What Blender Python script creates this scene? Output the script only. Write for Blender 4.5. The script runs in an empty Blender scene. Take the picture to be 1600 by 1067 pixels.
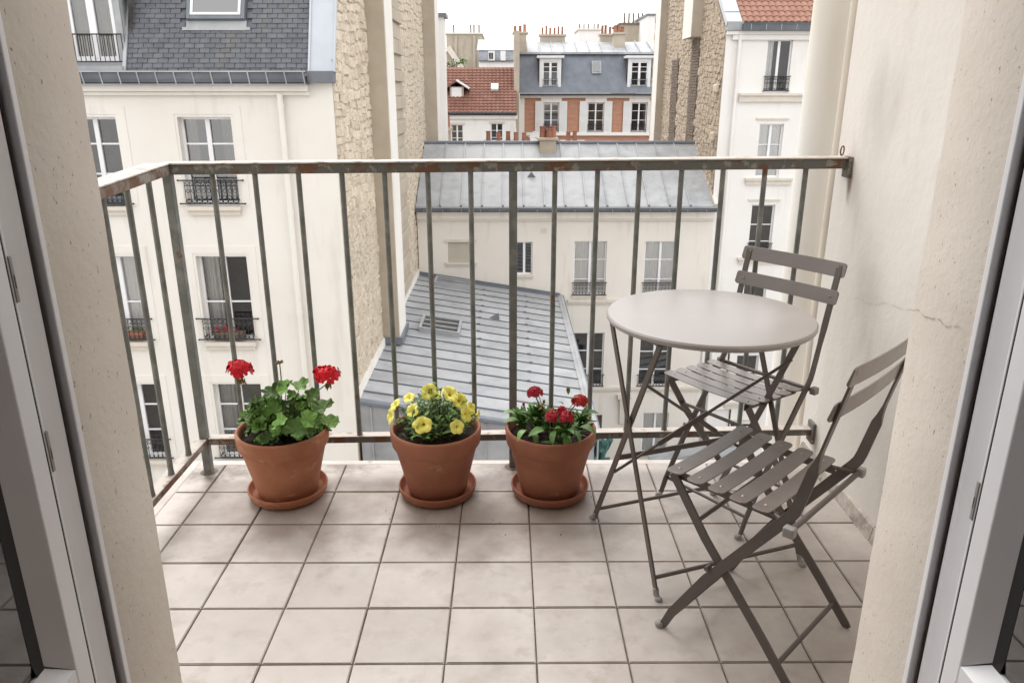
import bpy, bmesh, math, random
from mathutils import Vector, Matrix
RAD = math.radians
rng = random.Random(11)
sc = bpy.context.scene
col = sc.collection

# ------------------------------------------------------------------ camera
CAM_H, PITCH, YAW, FPX = 1.3245, 0.3184, 0.0055, 1180.0
cd = bpy.data.cameras.new('camera')
cd.sensor_width = 36.0
cd.lens = FPX / 1600.0 * 36.0
cd.clip_start = 0.05
cd.clip_end = 1000
cam = bpy.data.objects.new('camera', cd)
cam.location = (0, 0, CAM_H)
cam.rotation_euler = (math.pi / 2 - PITCH, 0, -YAW)
col.objects.link(cam)
sc.camera = cam

# ------------------------------------------------------------------ sky, sun, exposure
SUN_EL, SUN_AZ = 48.0, -24.0          # azimuth from +Y: bright cloud ahead of the balcony, a little to the left
w = bpy.data.worlds.new('World')
sc.world = w
w.use_nodes = True
wn, wl = w.node_tree.nodes, w.node_tree.links
bg = wn['Background']
sky = wn.new('ShaderNodeTexSky')
sky.sky_type = 'NISHITA'
sky.sun_disc = False
sky.sun_elevation = RAD(SUN_EL)
sky.sun_rotation = RAD(SUN_AZ)
sky.air_density = 1.0
sky.dust_density = 3.0
mx = wn.new('ShaderNodeMix')
mx.data_type = 'RGBA'
mx.inputs[0].default_value = 0.90      # overcast: an even white cloud layer over nearly all of it
wl.new(sky.outputs[0], mx.inputs[6])
mx.inputs[7].default_value = (7.0, 6.95, 6.9, 1)
wl.new(mx.outputs[2], bg.inputs[0])
bg.inputs[1].default_value = 0.15
sd = bpy.data.lights.new('sun', 'SUN')
sd.energy = 0.95
sd.angle = RAD(28)
sd.color = (1.0, 0.965, 0.92)
sun = bpy.data.objects.new('sun', sd)
az = RAD(SUN_AZ)
tosun = Vector((math.sin(az) * math.cos(RAD(SUN_EL)), math.cos(az) * math.cos(RAD(SUN_EL)), math.sin(RAD(SUN_EL))))
sun.rotation_euler = tosun.to_track_quat('Z', 'Y').to_euler()
sun.location = (0, 6, 30)
col.objects.link(sun)
sc.view_settings.view_transform = 'Standard'
sc.view_settings.look = 'None'
sc.view_settings.gamma = 1.0
sc.view_settings.exposure = 1.02
sc.view_settings.use_curve_mapping = False
sc.cycles.max_bounces = 6
sc.cycles.diffuse_bounces = 4
sc.cycles.glossy_bounces = 3
sc.cycles.transparent_max_bounces = 8

# ------------------------------------------------------------------ helpers
_cp, _sp, _cy, _sy = math.cos(PITCH), math.sin(PITCH), math.cos(YAW), math.sin(YAW)
def ray(u, v):
    a = (u - 800) / FPX
    b = (533.5 - v) / FPX
    y = _cp + b * _sp
    z = -_sp + b * _cp
    return Vector((a * _cy + y * _sy, -a * _sy + y * _cy, z))
def at(u, v, X=None, Y=None, Z=None):
    """measured photo point carried to a real plane of the place"""
    d = ray(u, v)
    t = X / d.x if X is not None else Y / d.y if Y is not None else (Z - CAM_H) / d.z
    return Vector((0, 0, CAM_H)) + d * t

WL = {}
def wloc(o):
    return WL.get(o.name, Vector((0, 0, 0))) if o is not None else Vector((0, 0, 0))

class MB:
    def __init__(s):
        s.v, s.f, s.m = [], [], []
    def add(s, vs, fs, m=0):
        n = len(s.v)
        s.v += [Vector(p) for p in vs]
        s.f += [tuple(n + i for i in q) for q in fs]
        s.m += [m] * len(fs)
        return s
    def box(s, x0, x1, y0, y1, z0, z1, m=0):
        if x0 > x1: x0, x1 = x1, x0
        if y0 > y1: y0, y1 = y1, y0
        if z0 > z1: z0, z1 = z1, z0
        return s.add([(x0,y0,z0),(x1,y0,z0),(x1,y1,z0),(x0,y1,z0),(x0,y0,z1),(x1,y0,z1),(x1,y1,z1),(x0,y1,z1)],
              [(3,2,1,0),(4,5,6,7),(0,1,5,4),(1,2,6,5),(2,3,7,6),(3,0,4,7)], m)
    def obox(s, c, ax, ay, az, m=0):
        c, ax, ay, az = Vector(c), Vector(ax), Vector(ay), Vector(az)
        vs = [c + ax*i + ay*j + az*k for k in (-1,1) for i, j in ((-1,-1),(1,-1),(1,1),(-1,1))]
        return s.add(vs, [(3,2,1,0),(4,5,6,7),(0,1,5,4),(1,2,6,5),(2,3,7,6),(3,0,4,7)], m)
    def bar(s, p0, p1, wd, th, side, m=0):
        p0, p1 = Vector(p0), Vector(p1)
        d = (p1 - p0).normalized()
        sd_ = Vector(side)
        sd_ = (sd_ - d * sd_.dot(d)).normalized()
        n = d.cross(sd_).normalized()
        return s.obox((p0 + p1) / 2, sd_ * wd / 2, n * th / 2, (p1 - p0) / 2, m)
    def quad(s, a, b, c, d, m=0):
        return s.add([a, b, c, d], [(0, 1, 2, 3)], m)
    def tube(s, pts, r, n=8, m=0, caps=True):
        pts = [Vector(p) for p in pts]
        rs = r if isinstance(r, (list, tuple)) else [r] * len(pts)
        rings = []
        prev = None
        for i, p in enumerate(pts):
            t = (pts[min(i+1, len(pts)-1)] - pts[max(i-1, 0)]).normalized()
            if prev is None:
                up = Vector((0,0,1)) if abs(t.z) < .9 else Vector((1,0,0))
                a = t.cross(up).normalized()
            else:
                a = (prev - t * prev.dot(t)).normalized()
            prev = a
            b = t.cross(a)
            rings.append([p + (a*math.cos(2*math.pi*k/n) + b*math.sin(2*math.pi*k/n)) * rs[i] for k in range(n)])
        vs = [q for g in rings for q in g]
        fs = []
        for i in range(len(rings)-1):
            for k in range(n):
                fs.append((i*n+k, i*n+(k+1)%n, (i+1)*n+(k+1)%n, (i+1)*n+k))
        if caps:
            fs.append(tuple(range(n-1, -1, -1)))
            fs.append(tuple((len(rings)-1)*n + k for k in range(n)))
        return s.add(vs, fs, m)
    def lathe(s, prof, c, n=40, m=0):
        vs, fs = [], []
        for r, z in prof:
            for k in range(n):
                a = 2*math.pi*k/n
                vs.append((c[0]+r*math.cos(a), c[1]+r*math.sin(a), c[2]+z))
        for i in range(len(prof)-1):
            for k in range(n):
                fs.append((i*n+k, i*n+(k+1)%n, (i+1)*n+(k+1)%n, (i+1)*n+k))
        return s.add(vs, fs, m)
    def disc(s, c, r, n=32, m=0):
        vs = [(c[0]+r*math.cos(2*math.pi*k/n), c[1]+r*math.sin(2*math.pi*k/n), c[2]) for k in range(n)]
        return s.add(vs, [tuple(range(n))], m)
    def mesh(s, name, mats, smooth=None):
        me = bpy.data.meshes.new(name)
        me.from_pydata([tuple(p) for p in s.v], [], s.f)
        if not isinstance(mats, (list, tuple)): mats = [mats]
        for q in mats: me.materials.append(q)
        if len(mats) > 1: me.polygons.foreach_set('material_index', s.m)
        if smooth:
            me.polygons.foreach_set('use_smooth', [True]*len(s.f))
            me.set_sharp_from_angle(angle=RAD(smooth))
        me.update()
        return me
    def build(s, name, mats, parent=None, smooth=None, bevel=None, base=False):
        lo = Vector((min(p.x for p in s.v), min(p.y for p in s.v), min(p.z for p in s.v)))
        hi = Vector((max(p.x for p in s.v), max(p.y for p in s.v), max(p.z for p in s.v)))
        c = (lo + hi) / 2
        if parent is None or base: c.z = lo.z
        s.v = [p - c for p in s.v]
        o = put(name, s.mesh(name, mats, smooth), c, parent)
        if bevel:
            b = o.modifiers.new('bevel', 'BEVEL')
            b.width = bevel
            b.segments = 2
            b.limit_method = 'ANGLE'
            b.angle_limit = RAD(35)
        return o

def put(name, me, world, parent=None, rot=None, scale=None):
    o = bpy.data.objects.new(name, me)
    col.objects.link(o)
    world = Vector(world)
    o.parent = parent
    o.location = world - wloc(parent)
    if rot is not None: o.rotation_euler = rot
    if scale is not None: o.scale = scale
    WL[o.name] = world
    return o
def thing(name, label, cat, loc=(0,0,0), group=None):
    o = put(name, None, loc)
    o.empty_display_size = 0.1
    return tag(o, label, cat, group)
def tag(o, label=None, cat=None, group=None, kind=None):
    if label: o['label'] = label
    if cat: o['category'] = cat
    if group: o['group'] = group
    if kind: o['kind'] = kind
    return o
def copy_tree(o, parent=None):
    c = o.copy()
    col.objects.link(c)
    c.parent = parent
    for ch in list(o.children):
        copy_tree(ch, c)
    return c

# ------------------------------------------------------------------ materials
def mk(name, c1, c2=None, scale=4.0, rough=0.8, bump=0.0, bscale=40.0, metal=0.0, spec=0.4, stretch=(1,1,1),
       lo=0.35, hi=0.65, rnd=0.0, c3=None, s3=30.0, t3=(0.6,0.7), st3=(1,1,1), rough2=None, coat=0.0, sheen=0.0, local=False, detail=3.0, bdist=0.01,
       trans=0.0):
    m = bpy.data.materials.new(name)
    m.use_nodes = True
    N, L = m.node_tree.nodes, m.node_tree.links
    p = N['Principled BSDF']
    p.inputs['Roughness'].default_value = rough
    p.inputs['Metallic'].default_value = metal
    p.inputs['Specular IOR Level'].default_value = spec
    if coat: p.inputs['Coat Weight'].default_value = coat
    if trans: p.inputs['Subsurface Weight'].default_value = 0
    if local:
        tc = N.new('ShaderNodeTexCoord'); src = tc.outputs['Object']
    else:
        g = N.new('ShaderNodeNewGeometry'); src = g.outputs['Position']
    def noise(sc_, st, det=detail):
        mp = N.new('ShaderNodeMapping')
        mp.inputs['Scale'].default_value = st
        L.new(src, mp.inputs[0])
        n = N.new('ShaderNodeTexNoise')
        n.inputs['Scale'].default_value = sc_
        n.inputs['Detail'].default_value = det
        n.inputs['Roughness'].default_value = 0.62
        L.new(mp.outputs[0], n.inputs['Vector'])
        return n.outputs['Fac']
    def ramp(f, a, b):
        r = N.new('ShaderNodeMapRange')
        r.inputs[1].default_value = a
        r.inputs[2].default_value = b
        L.new(f, r.inputs[0])
        return r.outputs[0]
    def mix(f, a, b):
        q = N.new('ShaderNodeMix')
        q.data_type = 'RGBA'
        if isinstance(f, float): q.inputs[0].default_value = f
        else: L.new(f, q.inputs[0])
        for s_, i in ((a, 6), (b, 7)):
            if isinstance(s_, tuple): q.inputs[i].default_value = (*s_, 1)
            else: L.new(s_, q.inputs[i])
        return q.outputs[2]
    c = c1
    if c2 is not None:
        f = ramp(noise(scale, stretch), lo, hi)
        c = mix(f, c1, c2)
        if rough2 is not None:
            r = N.new('ShaderNodeMapRange')
            r.inputs[3].default_value = rough
            r.inputs[4].default_value = rough2
            L.new(f, r.inputs[0])
            L.new(r.outputs[0], p.inputs['Roughness'])
    if c3 is not None:
        c = mix(ramp(noise(s3, st3), *t3), c, c3)
    if rnd:
        oi = N.new('ShaderNodeObjectInfo')
        hs = N.new('ShaderNodeHueSaturation')
        r = N.new('ShaderNodeMapRange')
        r.inputs[3].default_value = 1 - rnd
        r.inputs[4].default_value = 1 + rnd
        L.new(oi.outputs['Random'], r.inputs[0])
        L.new(r.outputs[0], hs.inputs['Value'])
        if isinstance(c, tuple): hs.inputs['Color'].default_value = (*c, 1)
        else: L.new(c, hs.inputs['Color'])
        c = hs.outputs[0]
    if isinstance(c, tuple): p.inputs['Base Color'].default_value = (*c, 1)
    else: L.new(c, p.inputs['Base Color'])
    if bump:
        b = N.new('ShaderNodeBump')
        b.inputs['Strength'].default_value = bump
        b.inputs['Distance'].default_value = bdist
        L.new(noise(bscale, stretch, 3.0), b.inputs['Height'])
        L.new(b.outputs[0], p.inputs['Normal'])
    m['src'] = 0
    return m

M = {}
M['plaster'] = mk('rough_plaster', (.57,.515,.45), (.64,.585,.52), 3.5, .92, .22, 60, c3=(.29,.24,.19), s3=150, t3=(.66,.70), st3=(1,1,.5), bdist=.006)
M['wall'] = mk('pale_plaster', (.68,.64,.59), (.74,.705,.66), 1.6, .88, .16, 30, c3=(.56,.51,.455), s3=2.6, t3=(.60,.85), st3=(1,1.6,.8), bdist=.01)
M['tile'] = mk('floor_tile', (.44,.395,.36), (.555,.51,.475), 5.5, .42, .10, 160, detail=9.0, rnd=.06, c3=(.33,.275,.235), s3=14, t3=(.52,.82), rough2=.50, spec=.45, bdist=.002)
M['grout'] = mk('grout', (.14,.115,.095), (.27,.225,.19), 14, .95, .3, 80)
M['curb'] = mk('curb_stone', (.55,.50,.46), (.66,.62,.58), 8, .85, .15, 60, c3=(.30,.25,.21), s3=14, t3=(.6,.75))
M['pvc'] = mk('white_frame', (.78,.78,.80), (.81,.81,.83), 3, .35, spec=.5)
M['gasket'] = mk('rubber_gasket', (.02,.02,.022), rough=.6)
M['paint_iron'] = mk('painted_iron', (.145,.155,.143), (.24,.245,.225), 16, .55, .35, 90, lo=.42, hi=.68, c3=(.16,.085,.05), s3=11, t3=(.63,.70), bdist=.004)
M['rust_iron'] = mk('rusty_iron', (.13,.13,.115), (.15,.075,.042), 10, .62, .5, 70, lo=.50, hi=.58, c3=(.26,.245,.22), s3=24, t3=(.57,.63), bdist=.005)
M['rust_left'] = mk('flaking_iron', (.33,.305,.275), (.19,.10,.062), 14, .7, .5, 70, lo=.42, hi=.6, c3=(.09,.075,.065), s3=26, t3=(.58,.68), bdist=.004)
M['white_iron'] = mk('chalky_paint', (.56,.52,.48), (.47,.42,.375), 12, .6, .3, 60, c3=(.27,.19,.145), s3=24, t3=(.58,.68), bdist=.003)
M['terracotta'] = mk('terracotta', (.44,.185,.10), (.34,.13,.068), 7, .75, .25, 90, lo=.38, hi=.66, c3=(.52,.32,.22), s3=10, t3=(.60,.78), st3=(1,1,1.8), bdist=.003)
M['terracotta_b'] = mk('brown_terracotta', (.36,.14,.078), (.27,.10,.055), 6, .70, .25, 90, lo=.36, hi=.66, c3=(.42,.22,.14), s3=11, t3=(.66,.80), st3=(1,1,1.8), bdist=.003)
M['soil'] = mk('potting_soil', (.028,.018,.012), (.06,.04,.028), 60, .95, .9, 120, bdist=.01)
M['leaf'] = mk('geranium_leaf', (.10,.21,.04), (.18,.32,.08), 40, .5, rnd=.55, local=True, spec=.35)
M['leaf2'] = mk('petunia_leaf', (.09,.19,.045), (.16,.27,.08), 40, .55, rnd=.3, local=True)
M['leaf3'] = mk('verbena_leaf', (.085,.20,.035), (.16,.28,.09), 40, .5, rnd=.35, local=True)
M['stem'] = mk('green_stem', (.11,.15,.05), (.16,.12,.06), 30, .6)
M['red'] = mk('red_petal', (.78,.010,.028), (.58,.005,.018), 60, .55, rnd=.15, local=True)
M['crimson'] = mk('crimson_petal', (.42,.008,.035), (.60,.03,.04), 70, .55, rnd=.2, local=True)
M['orange'] = mk('coral_petal', (.62,.07,.035), (.50,.02,.03), 70, .55)
M['yellow'] = mk('yellow_petal', (.93,.85,.10), (.95,.90,.30), 30, .55, rnd=.07, local=True)
M['yellowc'] = mk('yellow_throat', (.80,.66,.05), (.72,.56,.04), 80, .6)
M['bud'] = mk('olive_bud', (.17,.15,.05), (.25,.16,.06), 90, .7)
M['taupe'] = mk('shaded_taupe_metal', (.098,.079,.069), (.118,.096,.084), 7, .38, .03, 200, spec=.4, bdist=.001, c3=(.15,.12,.105), s3=40, t3=(.66,.76))  # same paint as the table top, darkened for the dimmer light on legs
M['taupe_top'] = mk('skylit_taupe_top', (.325,.298,.285), (.35,.322,.308), 4, .34, .03, 150, spec=.9, rough2=.46, bdist=.001, c3=(.26,.23,.21), s3=26, t3=(.70,.78))  # same paint, lightened to carry the sky reflected in the table top
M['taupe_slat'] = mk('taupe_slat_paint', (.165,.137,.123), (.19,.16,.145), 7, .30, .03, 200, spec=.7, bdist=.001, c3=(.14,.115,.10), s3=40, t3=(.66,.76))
M['rivet'] = mk('steel_rivet', (.32,.29,.27), rough=.35, metal=.6)
M['pad'] = mk('grey_glide', (.30,.28,.265), rough=.6)
M['cream'] = mk('cream_render', (.74,.71,.66), (.78,.755,.71), .7, .9, .06, 20, c3=(.60,.56,.505), s3=2.4, t3=(.55,.85), st3=(1,1,.16))
M['cream2'] = mk('warm_cream_render', (.73,.685,.625), (.77,.73,.67), .6, .9, .06, 20, c3=(.58,.52,.45), s3=2.2, t3=(.55,.85), st3=(1.3,1.3,.16))
M['white_r'] = mk('white_render', (.78,.76,.73), (.82,.80,.775), .6, .9, .05, 20, c3=(.63,.60,.55), s3=1.8, t3=(.58,.9), st3=(1,1,.18))
M['tan_r'] = mk('tan_render', (.40,.345,.275), (.47,.41,.335), 1.2, .92, .2, 14, c3=(.30,.25,.19), s3=1.4, t3=(.58,.85), st3=(1,1,.3))
M['mould'] = mk('moulding', (.74,.70,.64), (.70,.66,.60), 2, .85)
M['zinc'] = mk('zinc_sheet', (.29,.30,.312), (.375,.385,.398), 1.4, .42, .05, 8, metal=.0, spec=.6, stretch=(1,1,1), c3=(.22,.228,.24), s3=1.6, t3=(.52,.8), rnd=.11, rough2=.55)
M['zinc_d'] = mk('dark_zinc', (.13,.145,.17), (.17,.185,.215), 2, .5, spec=.5, c3=(.14,.155,.18), s3=3, t3=(.55,.8), st3=(1,1,.4))
M['zinc_l'] = mk('bright_zinc', (.44,.47,.515), (.50,.53,.575), 1.4, .42, .05, 8, spec=.6)
M['gutter'] = mk('shaded_gutter_zinc', (.075,.085,.10), (.12,.13,.15), 2, .5, spec=.5)  # zinc darkened for the shade inside the gutter trough
M['slate'] = mk('slate', (.095,.10,.115), (.125,.13,.145), 5, .55, .15, 60, rnd=.14, spec=.45, c3=(.145,.14,.13), s3=1.2, t3=(.58,.75), st3=(1.5,1,.35))
M['stone'] = mk('rubble_stone', (.56,.475,.37), (.69,.605,.49), 3.5, .95, 1.0, 14, rnd=.12, c3=(.28,.22,.16), s3=10, t3=(.60,.70), bdist=.05)
M['mortar'] = mk('lime_mortar', (.42,.355,.275), (.56,.485,.39), 4, .95, .9, 12, c3=(.22,.175,.125), s3=8, t3=(.64,.72), bdist=.05)
M['stone_r'] = mk('brown_rubble_stone', (.37,.30,.225), (.53,.45,.355), 4, .95, .9, 14, rnd=.08, c3=(.15,.11,.085), s3=7, t3=(.55,.68), bdist=.04)
M['mortar_r'] = mk('brown_mortar', (.34,.275,.21), (.46,.385,.305), 3, .95, .9, 10, c3=(.20,.15,.115), s3=6, t3=(.58,.7), bdist=.05)
M['soot'] = mk('sooty_brick', (.13,.10,.08), (.24,.19,.15), 5, .95, .5, 20, stretch=(1,1,3), bdist=.03)
M['redtile'] = mk('red_roof_tile', (.25,.12,.085), (.185,.088,.066), 2.5, .85, .15, 30, c3=(.31,.17,.125), s3=4, t3=(.56,.75))
M['orangetile'] = mk('orange_roof_tile', (.34,.18,.13), (.28,.14,.10), 2.5, .85, .15, 30, c3=(.39,.24,.175), s3=5, t3=(.56,.75))
M['pot'] = mk('chimney_pot_clay', (.36,.165,.105), (.28,.12,.075), 5, .85, rnd=.15)
M['dark'] = mk('dark_interior', (.06,.056,.052), (.12,.11,.10), 2, .9)
M['curtain'] = mk('net_curtain', (.90,.89,.875), (.93,.925,.91), 3, .95)
M['curtain_t'] = mk('beige_curtain', (.42,.38,.32), (.50,.46,.40), 3, .95)
M['black_iron'] = mk('black_iron', (.025,.025,.027), (.05,.045,.045), 10, .6)
M['sill'] = mk('sill_stone', (.62,.57,.50), (.68,.63,.56), 4, .85)
M['shutter'] = mk('white_shutter', (.70,.70,.70), (.75,.75,.745), 2, .6)
M['roller'] = mk('beige_roller_blind', (.50,.46,.39), (.53,.49,.42), 2, .7)
M['antenna'] = mk('galvanised_rod', (.35,.35,.35), rough=.5)
M['ground'] = mk('court_paving', (.16,.15,.14), (.24,.225,.205), 1.5, .9, .3, 14)
M['room'] = mk('room_paint', (.33,.31,.29), (.36,.34,.32), 1, .9)
M['parquet'] = mk('room_parquet', (.14,.08,.045), (.19,.11,.06), 4, .5, stretch=(6,1,1))
M['pipe_t'] = mk('tan_pipe', (.58,.515,.43), (.65,.585,.50), 2.5, .6, .05, 30)
M['pipe'] = mk('cream_pipe', (.79,.77,.72), (.82,.80,.755), 1.5, .6, .05, 30, c3=(.70,.65,.53), s3=2.0, t3=(.58,.85), st3=(1,1,.5))
M['teal'] = mk('teal_tarp', (.05,.13,.12), (.09,.19,.165), 8, .6)
M['yellowgreen'] = mk('bright_leaf', (.22,.30,.03), (.10,.20,.03), 30, .6)

def brick_mat():
    m = bpy.data.materials.new('orange_brick')
    m.use_nodes = True
    N, L = m.node_tree.nodes, m.node_tree.links
    p = N['Principled BSDF']
    p.inputs['Roughness'].default_value = .9
    g = N.new('ShaderNodeNewGeometry')
    mp = N.new('ShaderNodeMapping')
    mp.inputs['Rotation'].default_value = (RAD(90), 0, 0)
    b = N.new('ShaderNodeTexBrick')
    b.inputs['Color1'].default_value = (.46,.20,.115,1)
    b.inputs['Color2'].default_value = (.37,.15,.085,1)
    b.inputs['Mortar'].default_value = (.48,.37,.29,1)
    b.inputs['Scale'].default_value = 1.0
    b.inputs['Brick Width'].default_value = .23
    b.inputs['Row Height'].default_value = .075
    b.inputs['Mortar Size'].default_value = .008
    L.new(g.outputs['Position'], mp.inputs[0])
    L.new(mp.outputs[0], b.inputs['Vector'])
    L.new(b.outputs['Color'], p.inputs['Base Color'])
    return m
M['brick'] = brick_mat()

def glass_mat(name, tint, refl, rough=0.02):
    m = bpy.data.materials.new(name)
    m.use_nodes = True
    N, L = m.node_tree.nodes, m.node_tree.links
    N.remove(N['Principled BSDF'])
    out = N['Material Output']
    t = N.new('ShaderNodeBsdfTransparent')
    t.inputs[0].default_value = (*tint, 1)
    gl = N.new('ShaderNodeBsdfGlossy')
    gl.inputs['Roughness'].default_value = rough
    fr = N.new('ShaderNodeFresnel')
    fr.inputs[0].default_value = refl
    ms = N.new('ShaderNodeMixShader')
    L.new(fr.outputs[0], ms.inputs[0])
    L.new(t.outputs[0], ms.inputs[1])
    L.new(gl.outputs[0], ms.inputs[2])
    L.new(ms.outputs[0], out.inputs[0])
    return m
M['glass'] = glass_mat('window_glass', (.96,.97,.97), 1.75)
M['glass_b'] = glass_mat('bright_window_glass', (.92,.93,.93), 2.5)
M['glass_c'] = glass_mat('old_window_glass', (.94,.95,.95), 2.05, .05)
M['skyglass'] = glass_mat('skylight_glass', (.92,.94,.98), 3.2, .05)
M['doorglass'] = glass_mat('door_glass', (.45,.47,.47), 2.3, .012)

def stain_and_shade(m):
    """rust, soot and damp marks, plus shade and darker patches painted on the tiles"""
    N, L = m.node_tree.nodes, m.node_tree.links
    p = N['Principled BSDF']
    src = p.inputs['Base Color'].links[0].from_socket
    g = N.new('ShaderNodeNewGeometry')
    def blob(c, s, lo, hi, colr, prev, nscale, amt):
        mp = N.new('ShaderNodeMapping')
        mp.vector_type = 'POINT'
        mp.inputs['Location'].default_value = (-c[0]*s[0], -c[1]*s[1], -c[2]*s[2])
        mp.inputs['Scale'].default_value = s
        L.new(g.outputs['Position'], mp.inputs[0])
        ln = N.new('ShaderNodeVectorMath'); ln.operation = 'LENGTH'
        L.new(mp.outputs[0], ln.inputs[0])
        nz = N.new('ShaderNodeTexNoise')
        nz.inputs['Scale'].default_value = nscale
        nz.inputs['Detail'].default_value = 6
        st = N.new('ShaderNodeMapping')
        st.inputs['Scale'].default_value = (1, 1, .3)
        L.new(g.outputs['Position'], st.inputs[0])
        L.new(st.outputs[0], nz.inputs['Vector'])
        ad = N.new('ShaderNodeMath'); ad.operation = 'MULTIPLY_ADD'
        ad.inputs[1].default_value = 1.6
        L.new(nz.outputs['Fac'], ad.inputs[0])
        L.new(ln.outputs['Value'], ad.inputs[2])
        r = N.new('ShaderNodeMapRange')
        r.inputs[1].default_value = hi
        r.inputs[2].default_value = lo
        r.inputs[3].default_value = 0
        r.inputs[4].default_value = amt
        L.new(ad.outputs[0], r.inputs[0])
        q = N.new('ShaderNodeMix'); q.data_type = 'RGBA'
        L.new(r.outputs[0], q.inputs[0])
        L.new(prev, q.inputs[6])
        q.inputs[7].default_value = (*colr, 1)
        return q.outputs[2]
    if m is M['wall']:
        c = blob((1.135, 2.54, 1.03), (1, 22, 9), .9, 1.5, (.16,.10,.07), src, 18, .85)
        c = blob((1.135, 2.40, 1.30), (1, 7, 5), .8, 1.7, (.42,.39,.36), c, 12, .45)
        c = blob((1.135, 2.30, .60), (1, 6, 2.2), .8, 1.6, (.50,.45,.40), c, 9, .35)
        c = blob((1.135, 2.53, .12), (1, 20, 8), .9, 1.5, (.25,.2,.16), c, 18, .8)
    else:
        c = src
        for x_, y_ in ((-.74,2.20), (-.24,2.20), (.15,2.20)):  # soft pot shadow and damp before each saucer, painted into the tiles
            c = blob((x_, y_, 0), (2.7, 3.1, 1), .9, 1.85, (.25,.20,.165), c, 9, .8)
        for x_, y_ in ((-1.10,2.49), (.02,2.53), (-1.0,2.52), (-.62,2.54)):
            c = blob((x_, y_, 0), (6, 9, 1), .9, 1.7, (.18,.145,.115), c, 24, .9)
        c = blob((.9, 1.55, 0), (1.3, 1.1, 1), .8, 2.0, (.26,.215,.18), c, 6, .6)  # broad shade at the near right of the floor, put into the colour
        c = blob((-.4, 1.65, 0), (2.2, 3.5, 1), .9, 1.9, (.33,.28,.245), c, 6, .5)  # fainter darker patch on the near left tiles
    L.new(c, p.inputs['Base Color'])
stain_and_shade(M['wall'])
stain_and_shade(M['tile'])

# ------------------------------------------------------------------ ground of the court far below
GZ = -14.5
tag(MB().quad((-400,-60,GZ),(400,-60,GZ),(400,700,GZ),(-400,700,GZ)).build('ground', M['ground']), kind='structure')

# ------------------------------------------------------------------ the balcony slab and its tiles
TS, TD = .225, .2093                    # tile pitch across and in depth
FX0, FX1, FY0, FY1 = -1.165, 1.145, 1.0, 2.555
slab = MB().box(FX0, FX1, FY0, FY1, -.20, -.008).build('balcony_floor', M['grout'])
tag(slab, kind='structure')
def tile_mesh(wx, wy):
    bm = bmesh.new()
    bmesh.ops.create_cube(bm, size=1.0)
    for v in bm.verts:
        v.co.x *= wx; v.co.y *= wy; v.co.z = v.co.z * .010 - .005
    top = [e for e in bm.edges if all(v.co.z > -.001 for v in e.verts)]
    bmesh.ops.bevel(bm, geom=top, offset=.0022, segments=2, affect='EDGES')
    me = bpy.data.meshes.new('tile')
    bm.to_mesh(me); bm.free()
    me.materials.append(M['tile'])
    return me
tcache = {}
ylines = [(6.7035 + .9301*j) * .225 for j in range(-3, 5)] + [FY1 - .003]
xlines = [FX0] + [(i - 2.6938) * .225 for i in range(-2, 8)] + [FX1]
G = .0046
for j in range(len(ylines)-1):
    for i in range(len(xlines)-1):
        a, b = xlines[i], xlines[i+1]
        c, d = ylines[j], ylines[j+1]
        wx, wy = round(b - a - G, 4), round(d - c - G, 4)
        if wx < .02 or wy < .02: continue
        if (wx, wy) not in tcache: tcache[(wx, wy)] = tile_mesh(wx, wy)
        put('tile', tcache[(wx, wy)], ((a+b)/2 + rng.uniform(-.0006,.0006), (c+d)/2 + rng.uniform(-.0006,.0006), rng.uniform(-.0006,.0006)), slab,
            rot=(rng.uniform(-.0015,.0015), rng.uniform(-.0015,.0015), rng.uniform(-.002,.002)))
# stone nosing along the front edge of the slab
MB().box(FX0, FX1, FY1, FY1+.035, -.21, -.003).build('edge_strip', M['curb'], slab, bevel=.004)
MB().box(FX0-.035, FX0, FY0, FY1+.035, -.21, -.003).build('edge_strip', M['curb'], slab, bevel=.004)

m = MB()
for k in range(26):
    if k < 20:
        c_ = rng.choice([(-.76,2.33),(-.25,2.33),(.14,2.33)])
        a_ = rng.uniform(math.pi, 2*math.pi); q_ = rng.uniform(.14,.26)
        x_, y_ = c_[0]+q_*math.cos(a_), c_[1]+q_*math.sin(a_)
    else:
        x_, y_ = rng.uniform(-.6,1.0), rng.uniform(1.45,2.4)
    h_ = rng.uniform(.0005,.0014)
    m.obox((x_,y_,h_*.6), (h_*rng.uniform(.8,1.6),h_*.3,0), (0,h_,h_*.2), (0,0,h_*.6))
tag(m.build('soil_crumbs', M['soil'], slab), kind='stuff')

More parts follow.
